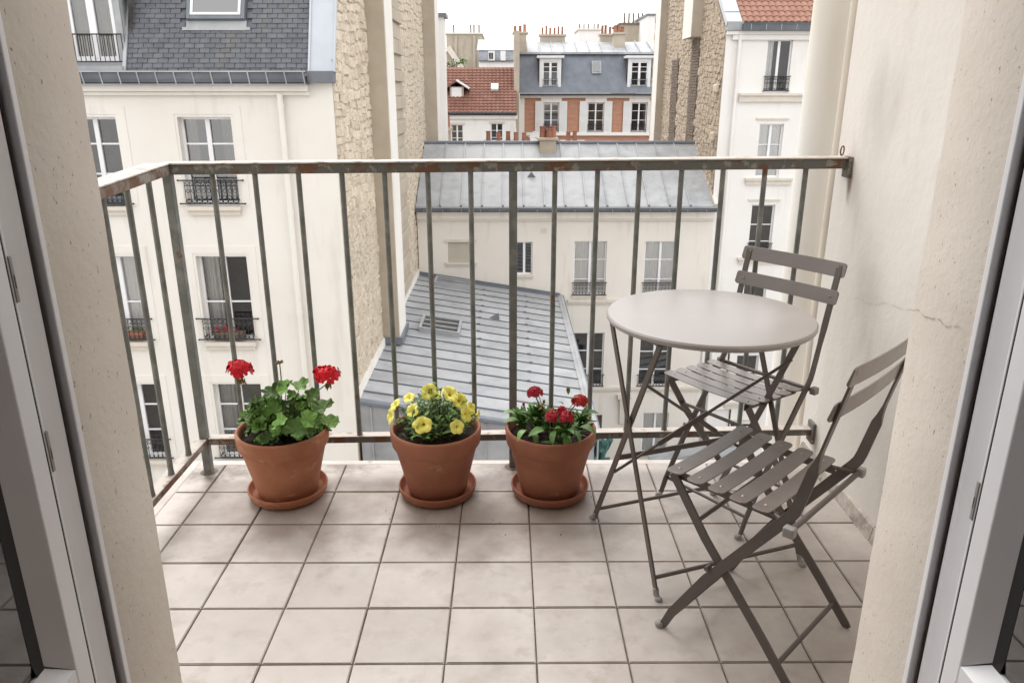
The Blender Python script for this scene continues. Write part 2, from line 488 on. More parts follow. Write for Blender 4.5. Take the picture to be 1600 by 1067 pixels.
# ------------------------------------------------------------------ walls of the flat
WX0, WX1, WY = -.636, .667, 1.2
def roughened(o, amount, cuts=0):
    return o
opening = thing('doorway_wall', 'rough beige plaster wall around the open balcony doorway', 'wall', (0, 1.1, 0))
def jamb(xa, xb, sgn):
    """thick masonry jamb with slightly worn arris"""
    m = MB()
    n = 60
    zt, zb = 3.6, -.2
    edge = xb if sgn < 0 else xa
    prof = []
    for k in range(n+1):
        z = zb + (zt-zb)*k/n
        prof.append((z, rng.uniform(-.0022, .0022), rng.uniform(-.002, .002)))
    back = xa if sgn < 0 else xb
    vs, fs = [], []
    for z, j1, j2 in prof:
        ch = .007
        vs += [(edge, 1.018, z), (edge + j1*.4, WY - ch + j2, z), (edge + sgn*ch*1.0 + j1, WY + j2*.5, z), (back, WY, z)]
    for k in range(n):
        for q in range(3):
            a = k*4 + q
            f = (a, a+1, a+5, a+4)
            fs.append(f if sgn < 0 else f[::-1])
    m.add(vs, fs)
    m.quad((edge,1.018,zb),(edge,1.018,zt),(back,1.018,zt),(back,1.018,zb))
    m.quad((back,1.018,zb),(back,1.018,zt),(back,WY,zt),(back,WY,zb))
    return m.build('jamb', M['plaster'], opening, smooth=50)
jamb(-2.6, WX0, -1)
jamb(WX1, 2.6, 1)
MB().box(WX0, WX1, 1.018, WY, 2.55, 3.6).build('lintel', M['plaster'], opening)
MB().box(-9, 9, 1.03, WY-.004, 3.6, 9).build('upper_wall', M['plaster'], opening)
MB().box(-9, 9, 1.03, WY-.004, GZ, -.21).build('lower_wall', M['plaster'], opening)
MB().box(WX0, WX1, .93, 1.2, -.2, -.012).build('threshold', M['curb'], opening)

side = thing('side_wall', 'stained pale plaster wall to the right of the table and chairs', 'wall', (1.3, 1.9, 0))
SX = 1.135
m = MB()
m.box(SX, 2.6, WY+.002, 2.66, GZ, 9)
m.build('wall', M['wall'], side)
# dirty skirting where the wall meets the tiles
sk = MB()
n = 26
for k in range(n):
    y0 = WY+.004 + (2.63-WY)*k/n; y1 = WY+.004 + (2.63-WY)*(k+1)/n
    d = .008 + .0015*math.sin(k*.9)
    h = .046 + .003*math.sin(k*.5)
    sk.add([(SX-d-.008,y0,0),(SX-d-.008,y1,0),(SX-d,y1,h),(SX-d,y0,h),(SX+.01,y1,h+.012),(SX+.01,y0,h+.012)], [(0,1,2,3),(3,2,4,5)])
sk.build('skirting', mk('dirty_skirting', (.46,.41,.36), (.24,.21,.18), 10, .95, .5, 40, lo=.42, hi=.68, c3=(.58,.53,.48), s3=16, t3=(.5,.7)), side)
# hairline crack
ck = MB()
p = at(1330, 468, X=SX-.001); q = at(1425, 483, X=SX-.001)
prev = None
for k in range(29):
    t = k/28
    c = p.lerp(q, t) + Vector((0, 0, .006*math.sin(k*.45)+rng.uniform(-.003,.003)))
    if prev is not None and k % 7 != 5:
        hh = rng.uniform(.0002, .0008)
        ck.add([prev+Vector((0,0,-hh)), c+Vector((0,0,-hh)), c+Vector((0,0,hh)), prev+Vector((0,0,hh))], [(0,1,2,3)])
    prev = c
ck.build('crack', mk('crack_shadow', (.48,.42,.37), rough=1), side)

ck = MB()
p = at(1425, 485, X=WX1-.0012); q = at(1500, 514, X=WX1-.0012)
prev = None
for k in range(19):
    c = p.lerp(q, k/18) + Vector((0, 0, .003*math.sin(k*.8)+rng.uniform(-.002,.002)))
    if prev is not None and k % 6 != 4:
        hh = rng.uniform(.0003, .0011)
        ck.add([prev+Vector((0,0,-hh)), c+Vector((0,0,-hh)), c+Vector((0,0,hh)), prev+Vector((0,0,hh))], [(0,1,2,3)])
    prev = c
ck.build('crack', bpy.data.materials['crack_shadow'], opening)

# wide and thin pipes on the end of the side wall
wp = MB()
wp.tube([(1.20, 2.97, GZ), (1.20, 2.97, -2), (1.20, 2.97, 9)], .088, 32)
tag(wp.build('downpipe', M['pipe'], smooth=60), 'wide cream round pipe rising beyond the end of the railing', 'pipe')
tp = MB()
tp.tube([(1.162, 2.692, GZ), (1.162, 2.692, 9)], .034, 20)
o = tp.build('downpipe', M['pipe_t'], smooth=60)
tag(o, 'thin tan pipe running up the corner of the stained side wall', 'pipe')
for z in (-.6, .95+1.3):
    MB().tube([(1.162,2.692,z),(1.162,2.692,z+.03)], .039, 20).build('collar', M['pipe_t'], o, smooth=50)

# the room behind the camera
room = thing('room_shell', 'dim plain room behind the open balcony doors', 'room', (0, -1.5, .1))
rm = MB()
rm.quad((-2.6,1.017,0),(-2.6,-4,0),(-2.6,-4,2.8),(-2.6,1.017,2.8))
rm.quad((2.6,1.017,0),(2.6,1.017,2.8),(2.6,-4,2.8),(2.6,-4,0))
rm.quad((-2.6,-4,0),(2.6,-4,0),(2.6,-4,2.8),(-2.6,-4,2.8))
rm.quad((-2.6,1.017,2.8),(-2.6,-4,2.8),(2.6,-4,2.8),(2.6,1.017,2.8))
rm.build('room_wall', M['room'], room)
MB().quad((-2.6,-4,.06),(2.6,-4,.06),(2.6,.93,.06),(-2.6,.93,.06)).build('room_floor', M['parquet'], room)
rm = MB()
rm.quad((-2.6,1.016,0),(-.70,1.016,0),(-.70,1.016,2.8),(-2.6,1.016,2.8))
rm.quad((.73,1.016,0),(2.6,1.016,0),(2.6,1.016,2.8),(.73,1.016,2.8))
rm.build('inner_wall', M['room'], room)

# ------------------------------------------------------------------ the two open door leaves
def door_leaf(sg, xr, label):
    """strips of the frame and the opened leaf, from the wall towards the camera; sg=-1 left, +1 right"""
    t = thing('balcony_door', label, 'door', (sg*.66, .95, .06), 'open balcony door leaves')
    def X(d): return xr - sg*d        # d = how far it stands out of the jamb towards the opening
    Z0, Z1 = .06, 2.5
    def strip(name, y0, y1, d, mat, back=.06, bev=.002, z0=Z0, z1=Z1, parent=t):
        m = MB()
        m.box(X(d), X(d-back), y0, y1, z0, z1)
        return m.build(name, mat, parent, bevel=bev)
    fr = strip('frame', 1.005, 1.0175, .010, M['pvc'])
    strip('gasket', .993, 1.005, -.006, M['gasket'], bev=None)
    # hollow channel of the fixed frame
    m = MB()
    ys = [.993, .985, .972, .960, .947, .937]
    ds = [.000, -.002, -.006, -.010, -.011, -.004]
    for k in range(5):
        m.quad((X(ds[k]), ys[k], Z0), (X(ds[k]), ys[k], Z1), (X(ds[k+1]), ys[k+1], Z1), (X(ds[k+1]), ys[k+1], Z0))
    m.quad((X(-.06), .937, Z0), (X(-.06), .937, Z1), (X(-.004), .937, Z1), (X(-.004), .937, Z0))
    m.build('frame_channel', M['pvc'], t, smooth=50)
    strip('gasket', .9335, .937, -.009, M['gasket'], bev=None)
    sash = strip('sash', .889, .9255, .012, M['pvc'], z0=Z0+.02, bev=.003)
    strip('seal', .9255, .9285, .0105, M['gasket'], z0=Z0+.02, bev=None)
    strip('sash_edge', .9285, .9335, .011, M['pvc'], z0=Z0+.02, bev=.0015)
    # bevelled bead towards the glass, gasket, pane
    ZB = .535
    m = MB()
    m.quad((X(.012), .889, ZB), (X(.012), .889, Z1), (X(-.012), .862, Z1), (X(-.012), .862, ZB+.03))
    m.build('glazing_bead', M['pvc'], t)
    m = MB()
    m.quad((X(-.012), .862, ZB), (X(-.012), .862, Z1), (X(-.016), .845, Z1), (X(-.016), .845, ZB))
    m.quad((X(-.012), .845, ZB+.026), (X(-.012), .862, ZB+.026), (X(-.016), .862, ZB+.045), (X(-.016), .845, ZB+.045))
    m.build('gasket', M['gasket'], t)
    m = MB()
    m.box(X(-.0165), X(-.022), .10, .8455, ZB, Z1)
    m.build('pane', M['doorglass'], t)
    # bottom rail of the leaf with its sloping bead
    m = MB()
    m.box(X(.012), X(-.05), .10, .8885, Z0+.02, ZB)
    m.add([(X(.012),.8885,ZB),(X(.012),.10,ZB),(X(-.012),.10,ZB+.026),(X(-.012),.8625,ZB+.026),(X(-.05),.10,ZB+.026),(X(-.05),.8625,ZB+.026)],
          [(0,1,2,3),(3,2,4,5)])
    m.build('bottom_rail', M['pvc'], t)
    m = MB()
    m.box(X(.012), X(-.05), .03, .10, Z0+.02, Z1)
    m.build('far_stile', M['pvc'], t, bevel=.003)
    # steel keeps in the channel
    for z in (.86, 1.10) if sg < 0 else (.78,):
        m = MB()
        m.box(X(.0125), X(-.01), .9310, .9375, z-.030, z+.030)
        kp = m.build('keep_plate', M['pad'], t, bevel=.001)
        m = MB()
        m.box(X(.0132), X(-.01), .9335, .9365, z-.012, z+.006)
        m.build('bolt', M['rust_iron'], kp, bevel=.001)
    return t
door_leaf(-1, WX0, 'white framed glazed balcony door leaf folded back on the left')
door_leaf(1, WX1, 'white framed glazed balcony door leaf folded back on the right')

# ------------------------------------------------------------------ the railing
rail = thing('balcony_railing', 'weathered grey iron balcony railing with rust and chalky top', 'railing', (0, 2.53, 0))
CR = Vector((-1.10, 2.495, 0)); CW = Vector((SX, 2.565, 0))
ZR0, ZR1 = 1.072, 1.109
dr = (CW - CR).normalized(); nr = Vector((-dr.y, dr.x, 0))
def rail_bar(name, p, q, z0p, z1p, z0q, z1q, inner, outer, nrm, mat):
    m = MB()
    vs = []
    for P_, z0, z1 in ((p, z0p, z1p), (q, z0q, z1q)):
        for off, z in ((inner, z0), (outer, z0), (outer, z1), (inner, z1)):
            vs.append((P_.x + nrm.x*off, P_.y + nrm.y*off, z))
    m.add(vs, [(0,1,2,3),(7,6,5,4),(0,4,5,1),(1,5,6,2),(2,6,7,3),(3,7,4,0)])
    return m.build(name, mat, rail, bevel=.0025)
A, B = CR + Vector((0,0,0)), CW
lift = .012                                # the old rail climbs a little to the right
tr = rail_bar('top_rail', A, B - dr*.003, ZR0, ZR1-.006, ZR0+lift, ZR1-.006+lift, -.014, .014, nr, M['rust_iron'])
rail_bar('rail_cap', A - dr*.02, B - dr*.002, ZR1-.0055, ZR1, ZR1-.0055+lift, ZR1+lift, -.019, .062, nr, M['white_iron'])
rail_bar('bottom_rail', A + dr*.016, B - dr*.003, .113, .136, .113, .136, -.013, .022, nr, M['rust_iron'])
rail_bar('rail_cap', A + dr*.017, B - dr*.004, .1365, .140, .1365, .140, -.015, .024, nr, M['white_iron'])
# left return towards the house, sagging slightly
LA, LB = CR.copy(), Vector((-1.115, 1.203, 0))
dl = (LB - LA).normalized(); nl = Vector((dl.y, -dl.x, 0))
if nl.x > 0: nl = -nl
def zl(y): return (2.495 - y) * .052
sag = zl(1.203)
rail_bar('top_rail', LA + dl*.015, LB, ZR0, ZR1-.006, ZR0-sag, ZR1-.006-sag, -.014, .014, nl, M['rust_left'])
rail_bar('rail_cap', LA + dl*.02, LB, ZR1-.005, ZR1+.0005, ZR1-.005-sag, ZR1+.0005-sag, -.019, .062, nl, M['white_iron'])
rail_bar('bottom_rail', LA + dl*.017, LB, .113, .136, .113-.01, .136-.01, -.013, .026, nl, M['rust_left'])
rail_bar('rail_cap', LA + dl*.018, LB, .1365, .140, .1265, .130, -.015, .028, nl, M['white_iron'])
bars = {}
def baluster(x, y, z0, z1, r=.0088):
    m = MB()
    m.tube([(x,y,z0),(x,y,z0+.02),(x,y,z1)], [r*1.25, r, r], 12)
    return m.build('baluster', M['paint_iron'], rail, smooth=50)
for k in range(1, 16):
    if k == 8: continue
    c = CR.lerp(CW, k/16) + nr*.003
    baluster(c.x + rng.uniform(-.002,.002), c.y, .139, ZR0 + lift*k/16 + .004)
for k in range(1, 10):
    c = CR + dl * (.138*k)
    if c.y < 1.25: break
    baluster(c.x, c.y, .139 - (2.495-c.y)*.008, ZR0 - zl(c.y) + .004)
for p_, s_ in ((CR, .0140), (CR.lerp(CW, .5), .0138)):
    m = MB()
    m.box(p_.x-s_, p_.x+s_, p_.y-s_, p_.y+s_, -.001, ZR0 + lift*.5 if p_ != CR else ZR0+.002)
    po = m.build('post', M['paint_iron'], rail, bevel=.002)
    mm = MB()
    mm.lathe([(.002,.004),(.021,.0035),(.028,.0015),(.032,.0005)], (p_.x, p_.y, 0), 14)
    mm.build('mortar_collar', M['grout'], po, smooth=60)
# ring eye and bracket at the wall end
m = MB()
ring = [(SX-.022 , CW.y-.012 + .013*math.cos(a*math.pi/8)*.9, 1.142 + .015*math.sin(a*math.pi/8)) for a in range(17)]
m.tube([(SX-.022 + (p_[1]-CW.y)*.9, p_[1], p_[2]) for p_ in ring], .0024, 8)
m.build('ring_eye', M['rust_iron'], rail, smooth=60)
MB().box(SX-.012, SX-.0005, CW.y-.032, CW.y+.02, 1.055, 1.123).build('wall_plate', M['rust_iron'], rail, bevel=.002)
MB().box(SX-.012, SX-.0005, CW.y-.030, CW.y+.024, .085, .165).build('wall_plate', M['rust_iron'], rail, bevel=.002)

# ------------------------------------------------------------------ folding chairs and table
def strip_loft(m, path, sx, mat=0):
    """flat bar running in a yz plane; path rows: y, z, half width in x, half width across"""
    n = len(path)
    vs, fs = [], []
    for i, (y, z, a, b) in enumerate(path):
        p0 = path[max(i-1,0)]; p1 = path[min(i+1,n-1)]
        ty, tz = p1[0]-p0[0], p1[1]-p0[1]
        l = math.hypot(ty, tz); ty /= l; tz /= l
        ny, nz = -tz, ty
        for u, v in ((-1,-1),(1,-1),(1,1),(-1,1)):
            vs.append((sx + u*a, y + ny*b*v, z + nz*b*v))
    for i in range(n-1):
        for k in range(4):
            fs.append((i*4+k, i*4+(k+1)%4, (i+1)*4+(k+1)%4, (i+1)*4+k))
    fs += [(3,2,1,0), tuple((n-1)*4+k for k in range(4))]
    m.add(vs, fs, mat)
def slat(m, hw, y0, y1, z, sag, th, rc=.012, rivets=()):
    """slat across x with rounded corners, dished along its length"""
    hy = (y1-y0)/2; cy = (y0+y1)/2
    out = []
    for cx, cyy, a0 in ((hw-rc, hy-rc, 0), (-hw+rc, hy-rc, 90), (-hw+rc, -hy+rc, 180), (hw-rc, -hy+rc, 270)):
        for k in range(4):
            a = RAD(a0 + k*30)
            out.append((cx + rc*math.cos(a), cyy + rc*math.sin(a)))
    # split into strips along x so that it can curve
    xs = [-hw, -hw+rc*.3, -hw+rc, -hw*.6, -hw*.3, 0, hw*.3, hw*.6, hw-rc, hw-rc*.3, hw]
    vs, fs = [], []
    for x in xs:
        e = max(0, abs(x) - (hw-rc))
        h = hy - rc + math.sqrt(max(0, rc*rc - e*e))
        h = max(h, hy - rc*.95)
        zz = z - sag*(1 - (x/hw)**2)
        vs += [(x, cy-h, zz), (x, cy+h, zz), (x, cy+h, zz-th), (x, cy-h, zz-th)]
    for i in range(len(xs)-1):
        for k in range(4):
            fs.append((i*4+(k+1)%4, i*4+k, (i+1)*4+k, (i+1)*4+(k+1)%4))
    fs += [(0,1,2,3), tuple((len(xs)-1)*4+k for k in (3,2,1,0))]
    m.add(vs, fs)
def make_chair():
    t = thing('folding_chair', 'chair', 'chair')
    m = MB()
    for i in range(5):
        m = MB()
        y1 = .161 - i*.0565; y0 = y1 - .0425
        z = .453 - i*.0022 + (.002 if i in (0,4) else 0)
        slat(m, .184, y0, y1, z, .006, .0035)
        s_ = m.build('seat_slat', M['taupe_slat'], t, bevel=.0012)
        for sx in (-1, 1):
            r_ = MB()
            r_.lathe([(.0001,.0022),(.003,.0018),(.0045,0)], (sx*.150, (y0+y1)/2, z-.0018), 8)
            r_.build('rivet', M['rivet'], s_, smooth=60)
    for k, (zt, zb, yc) in enumerate(((.827, .782, -.239), (.744, .700, -.212))):
        # back slats: upright, bowed backwards in the middle
        vs, fs = [], []
        hw, rc = .198, .010
        xs_ = [-hw, -hw+rc*.15, -hw+rc*.5, -hw+rc, -.15, -.10, -.05, 0, .05, .10, .15, hw-rc, hw-rc*.5, hw-rc*.15, hw]
        n = len(xs_)
        for i in range(n):
            x = xs_[i]
            e_ = max(0, abs(x)-(hw-rc))
            ins = rc - math.sqrt(max(0, rc*rc - e_*e_)) if e_ else 0
            bow = -.010*(1-(x/hw)**2)
            tilt = .10
            for zz, dy in ((zb+ins, 0), (zt-ins, -(zt-zb)*tilt*2), ):
                vs.append((x, yc + bow + dy + .0022, zz)); vs.append((x, yc + bow + dy - .0022, zz))
        for i in range(n-1):
            a, b = i*4, (i+1)*4
            fs += [(a, b, b+2, a+2), (b+1, a+1, a+3, b+3), (a+2, b+2, b+3, a+3), (b, a, a+1, b+1)]
        fs += [(0,2,3,1), ((n-1)*4+1, (n-1)*4+3, (n-1)*4+2, (n-1)*4)]
        m = MB().add(vs, fs)
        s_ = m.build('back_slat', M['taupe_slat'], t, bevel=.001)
        for sx in (-1, 1):
            for zz in ((zb*.35+zt*.65, zb*.7+zt*.3) if k == 0 else ((zb+zt)/2,)):
                r_ = MB()
                yy = yc + .0022 - .010*(1-(.168/hw)**2) - (zz-zb)*.2
                r_.obox((sx*.168, yy+.0012, zz), (.0042,0,0), (0,.0012,0), (0,0,.0042))
                r_.build('rivet', M['rivet'], s_, bevel=.0012)
    for sx in (-1, 1):
        m = MB()
        strip_loft(m, [(-.2475,.818,.0105,.0028), (-.219,.70,.0105,.0028), (-.201,.625,.0105,.0028), (-.194,.597,.0075,.0065), (-.189,.575,.0032,.0122),
                       (-.167,.485,.0032,.0128), (-.161,.466,.0032,.0130), (-.150,.448,.0032,.0131), (-.139,.433,.0032,.0131), (.03,.202,.0032,.0128), (.118,.058,.0032,.0115), (.138,.012,.0032,.0100), (.146,.004,.0032,.007)], sx*.174)
        u = m.build('back_leg', M['taupe'], t, bevel=.0008)
        m = MB()
        m.lathe([(.0001,.014),(.009,.0135),(.0125,.009),(.0125,.0005),(.0001,.0005)], (sx*.174, .150, 0), 14)
        m.build('glide', M['pad'], u, smooth=50)
        m = MB()
        strip_loft(m, [(.152,.440,.003,.0115), (.05,.300,.003,.0120), (-.12,.105,.003,.0120), (-.196,.012,.003,.0115), (-.204,.002,.003,.009)], sx*.160)
        m.build('front_leg', M['taupe'], t, bevel=.0008)
        m = MB()
        m.bar((sx*.152,.158,.437), (sx*.152,-.118,.428), .020, .004, (0,0,1))
        m.build('seat_rail', M['taupe'], t, bevel=.0008)
        m = MB()
        m.tube([(sx*.166,.028,.236),(sx*.184,.028,.236)], .006, 10)
        m.build('pivot', M['taupe'], t, smooth=50)
        m = MB()
        m.tube([(sx*.146,-.075,.436),(sx*.160,-.118,.433),(sx*.178,-.160,.430)], .0055, 8)
        m.build('hinge_rod', M['taupe'], t, smooth=50)
        MB().box(sx*.180, sx*.202, -.176, -.150, .416, .440).build('stop_block', M['pad'], t, bevel=.004)
    for y, z, hw, r in ((-.163,.428,.182,.0068), (-.160,.056,.158,.0062), (.110,.058,.172,.0055), (.078,.335,.158,.0058)):
        MB().tube([(-hw,y,z),(hw,y,z)], r, 10).build('stretcher', M['taupe'], t, smooth=50)
    return t
chairB = make_chair()
chairA = copy_tree(chairB)
GRP = 'folding bistro chairs'
chairB['group'] = chairA['group'] = GRP
chairB['label'] = 'taupe metal slatted folding chair nearest the camera, its back against the right doorway jamb'
chairA['label'] = 'taupe metal slatted folding chair behind the round table, near the railing'
def place_chair(o, x, y, ang, scl=(1,1,1)):
    o.location = (x, y, 0)
    o.rotation_euler = (0, 0, ang - math.pi/2)     # local +y is the way the sitter faces
    o.scale = scl
place_chair(chairB, .625, 1.661, 2.354)
place_chair(chairA, .735, 2.268, -2.50, (.95,.96,1.0))

def make_table(cx, cy, ang):
    t = thing('bistro_table', 'round taupe metal folding bistro table between the two chairs', 'table')
    R_, ZT = .287, .735
    prof = [(.0001,ZT),(R_*.5,ZT+.0003),(R_-.012,ZT),(R_-.004,ZT-.002),(R_,ZT-.007),(R_,ZT-.014),(R_-.004,ZT-.019),(R_-.010,ZT-.020),(R_-.012,ZT-.012),(.0001,ZT-.012)]
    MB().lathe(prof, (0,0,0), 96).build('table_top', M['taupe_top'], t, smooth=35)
    ex, ey = .235, .205
    legs = {}
    def leg(x, y0, y1, nm):
        """flat leg from under the top (y0) to the floor (y1)"""
        m = MB()
        top = Vector((x, y0, ZT-.022)); foot = Vector((x, y1, .022))
        m.bar(top, foot, .020, .006, (0,1,0))
        u = m.build('leg', M['taupe'], t, bevel=.001)
        d = 1 if y1 > y0 else -1
        f = MB()
        f.tube([foot+Vector((0,0,.006)), (x, y1+d*.004, .011), (x, y1+d*.016, .006)], [.0085,.0085,.006], 10)
        f.lathe([(.0001,.011),(.008,.010),(.0105,.006),(.0105,.0005),(.0001,.0005)], (x, y1+d*.018, 0), 12)
        f.build('glide', M['pad'], u, smooth=50)
        legs[nm] = (top, foot)
        return u
    off = .006
    L1 = leg(-ex-off, .13, -.205, 'L1')       # left pair, foot in front
    L2 = leg(-ex+off, -.13, .205, 'L2')       # left pair, foot behind
    L3 = leg(ex+off, .13, -.205, 'L3')
    L4 = leg(ex-off, -.13, .205, 'L4')
    def on(nm, z):
        a, b = legs[nm]
        return a.lerp(b, (a.z - z)/(a.z - b.z))
    for a, b, z, r in (('L1','L3',.052,.0062), ('L2','L4',.052,.0062)):
        MB().tube([on(a,z), on(b,z)], r, 10).build('stretcher', M['taupe'], t, smooth=50)
    MB().bar(on('L2',.285)+Vector((0,.006,0)), on('L4',.285)+Vector((0,.006,0)), .017, .005, (0,0,1)).build('cross_bar', M['taupe'], t, bevel=.001)
    # twisted diagonal braces
    for a, za, b, zb, dy in (('L4',.60,'L2',.235,-.012), ('L2',.575,'L4',.235,.012)):
        p, q = on(a, za), on(b, zb)
        p = p + Vector((0,dy,0)); q = q + Vector((0,dy,0))
        m = MB()
        m.tube([p, p.lerp(q,.48)], .0048, 8)
        m.tube([p.lerp(q,.72), q], .0048, 8)
        m.bar(p.lerp(q,.46), p.lerp(q,.74), .015, .005, (0,0,1))
        m.build('brace', M['taupe'], t, smooth=40)
    for s in (-1, 1):
        MB().bar((s*ex,-.14,ZT-.020),(s*ex,.14,ZT-.020), .018, .014, (1,0,0)).build('top_runner', M['taupe'], t, bevel=.001)
        MB().tube([(s*ex-.012,0,.445),(s*ex+.012,0,.445)], .007, 10).build('pivot', M['taupe'], t, smooth=50)
    t.location = (cx, cy, 0)
    t.rotation_euler = (0, 0, ang)
    return t
make_table(.566, 2.035, math.atan2(.155, .444))

# ------------------------------------------------------------------ flower pots
def make_pot(x, y, label, sl, grp, rot):
    t = thing('flower_pot', label, 'flower pot', (x, y, .012), grp)
    prof = [(.0001,.014),(.090,.014),(.0965,.018),(.099,.024),(.1185,.120),(.1355,.198),(.1375,.203),(.1425,.207),(.1465,.214),(.1492,.240),(.1505,.260),(.1500,.268),
            (.1465,.273),(.1415,.2725),(.1380,.268),(.1365,.258),(.1345,.236)]
    prof = [(r_*1.024, .012 + (z_-.012)*.915) for r_, z_ in prof]
    MB().lathe(prof, (x, y, 0), 64).build('pot_body', M['terracotta_b' if rot else 'terracotta'], t, smooth=40)
    m = MB()
    n, rings = 40, 9
    vs = [(x, y, .216)]
    fs = []
    for r in range(1, rings+1):
        for k in range(n):
            a = 2*math.pi*k/n
            vs.append((x + .1385*r/rings*math.cos(a), y + .1385*r/rings*math.sin(a), .217 + rng.uniform(-.004,.005)))
    for k in range(n): fs.append((0, 1+k, 1+(k+1)%n))
    for r in range(rings-1):
        for k in range(n):
            fs.append((1+r*n+k, 1+(r+1)*n+k, 1+(r+1)*n+(k+1)%n, 1+r*n+(k+1)%n))
    m.add(vs, fs).build('soil', M['soil'], t)
    prof = [(.0001,.001),(.112,.001),(.121,.004),(.1285,.012),(.1335,.028),(.1350,.034),(.1338,.038),(.1300,.038),(.1270,.033),(.1215,.018),(.114,.0125),(.0001,.0125)]
    s = MB().lathe(prof, (x, y, 0), 64).build('saucer', M['terracotta_b' if rot else 'terracotta'], smooth=40)
    tag(s, sl, 'saucer', 'terracotta saucers')
    return t
P1, P2, P3 = Vector((-.764, 2.338, .217)), Vector((-.246, 2.345, .217)), Vector((.144, 2.343, .217))
GP = 'terracotta pots along the railing'
make_pot(P1.x, P1.y, 'terracotta pot holding the red geranium, leftmost of three', 'terracotta saucer under the red geranium pot', GP, 0)
make_pot(P2.x, P2.y, 'terracotta pot holding the yellow petunias, middle of three', 'terracotta saucer under the yellow petunia pot', GP, 1)
make_pot(P3.x, P3.y, 'terracotta pot holding dark red blooms, rightmost of three', 'terracotta saucer under the rightmost pot of dark red blooms', GP, 2)

def round_leaf(name, R_, mat, lobes=7, seed=0):
    r = random.Random(seed)
    n = 42
    m = MB()
    vs = [(0,0,-.10*R_)]
    for ring, rr in ((1,.5),(2,.82),(3,1.0)):
        for k in range(n):
            a = 2*math.pi*k/n
            sc_ = 1 - (.16*abs(math.cos(a*lobes/2)) + .05*abs(math.sin(a*lobes*1.5))) * (1 if ring > 1 else .3)
            notch = math.exp(-((a-math.pi)/.28)**2)
            q = rr*sc_*(1-.55*notch)
            z = (.30*rr*rr + .10*math.sin(a*lobes)*rr + .20*math.sin(2*a+seed)*rr*rr + .10*math.sin(3*a+seed*2)*rr**3) * R_
            vs.append((q*R_*math.cos(a), q*R_*math.sin(a), z))
    fs = [(0,1+k,1+(k+1)%n) for k in range(n)]
    for q in range(2):
        for k in range(n):
            fs.append((1+q*n+k, 1+(q+1)*n+k, 1+(q+1)*n+(k+1)%n, 1+q*n+(k+1)%n))
    return m.add(vs, fs).mesh(name, mat, 80)
def blade_leaf(name, L_, W_, mat, curl=.35, fold=.25, n=7):
    m = MB()
    vs, fs = [], []
    for i in range(n+1):
        t = i/n
        w = W_ * (math.sin(math.pi*(t*.92+.05))**.8) * (1 if t < .98 else .2)
        z = L_*curl*(t*.9 - 1.25*t*t)
        vs += [(t*L_, -w/2, z+fold*w*.5), (t*L_, 0, z), (t*L_, w/2, z+fold*w*.5)]
    for i in range(n):
        a = i*3
        fs += [(a, a+3, a+4, a+1), (a+1, a+4, a+5, a+2)]
    return m.add(vs, fs).mesh(name, mat, 80)
def aim(d, roll=0.0):
    """rotation whose local z looks along d"""
    q = Vector(d).normalized().to_track_quat('Z', 'X')
    from mathutils import Quaternion
    return (q @ Quaternion((0,0,1), roll)).to_euler()
def aimx(d, roll=0.0):
    from mathutils import Quaternion
    q = Vector(d).normalized().to_track_quat('X', 'Z')
    return (q @ Quaternion((1,0,0), roll)).to_euler()

# -- geranium
ger = thing('geranium_plant', 'geranium with two red flower heads and lobed green leaves', 'plant', P1)
gl = [round_leaf('leaf', 1.0, M['leaf'], 7, s) for s in range(5)]
stems = MB()
r = random.Random(3)
for k in range(150):
    a = r.uniform(0, 2*math.pi)
    rad = math.sqrt(r.uniform(.02, 1)) * .135
    h = (.145 - .6*rad) + r.uniform(-.06, .03)
    c = P1 + Vector((rad*math.cos(a)+.012, rad*math.sin(a)*.85, max(h, .03)))
    if c.x < P1.x-.05 and c.y < P1.y-.04 and c.z < P1.z+.07: continue      # bare soil shows at the front left
    d = Vector((math.cos(a)*rad*7+r.uniform(-.8,.8), math.sin(a)*rad*6+r.uniform(-.8,.8)-.1, r.uniform(.45,1.2)))
    S = r.uniform(.015, .028)
    put('leaf', gl[k % 5], c, ger, aim(d, r.uniform(0,6.28)), (S,S,S))
    b = P1 + Vector((r.uniform(-.03,.03)+.01, r.uniform(-.03,.03), -.005))
    mid = b.lerp(c, .55) + Vector((0,0,.015))
    stems.tube([b, mid, c - d.normalized()*.002], [.0022,.0016,.0012], 5)
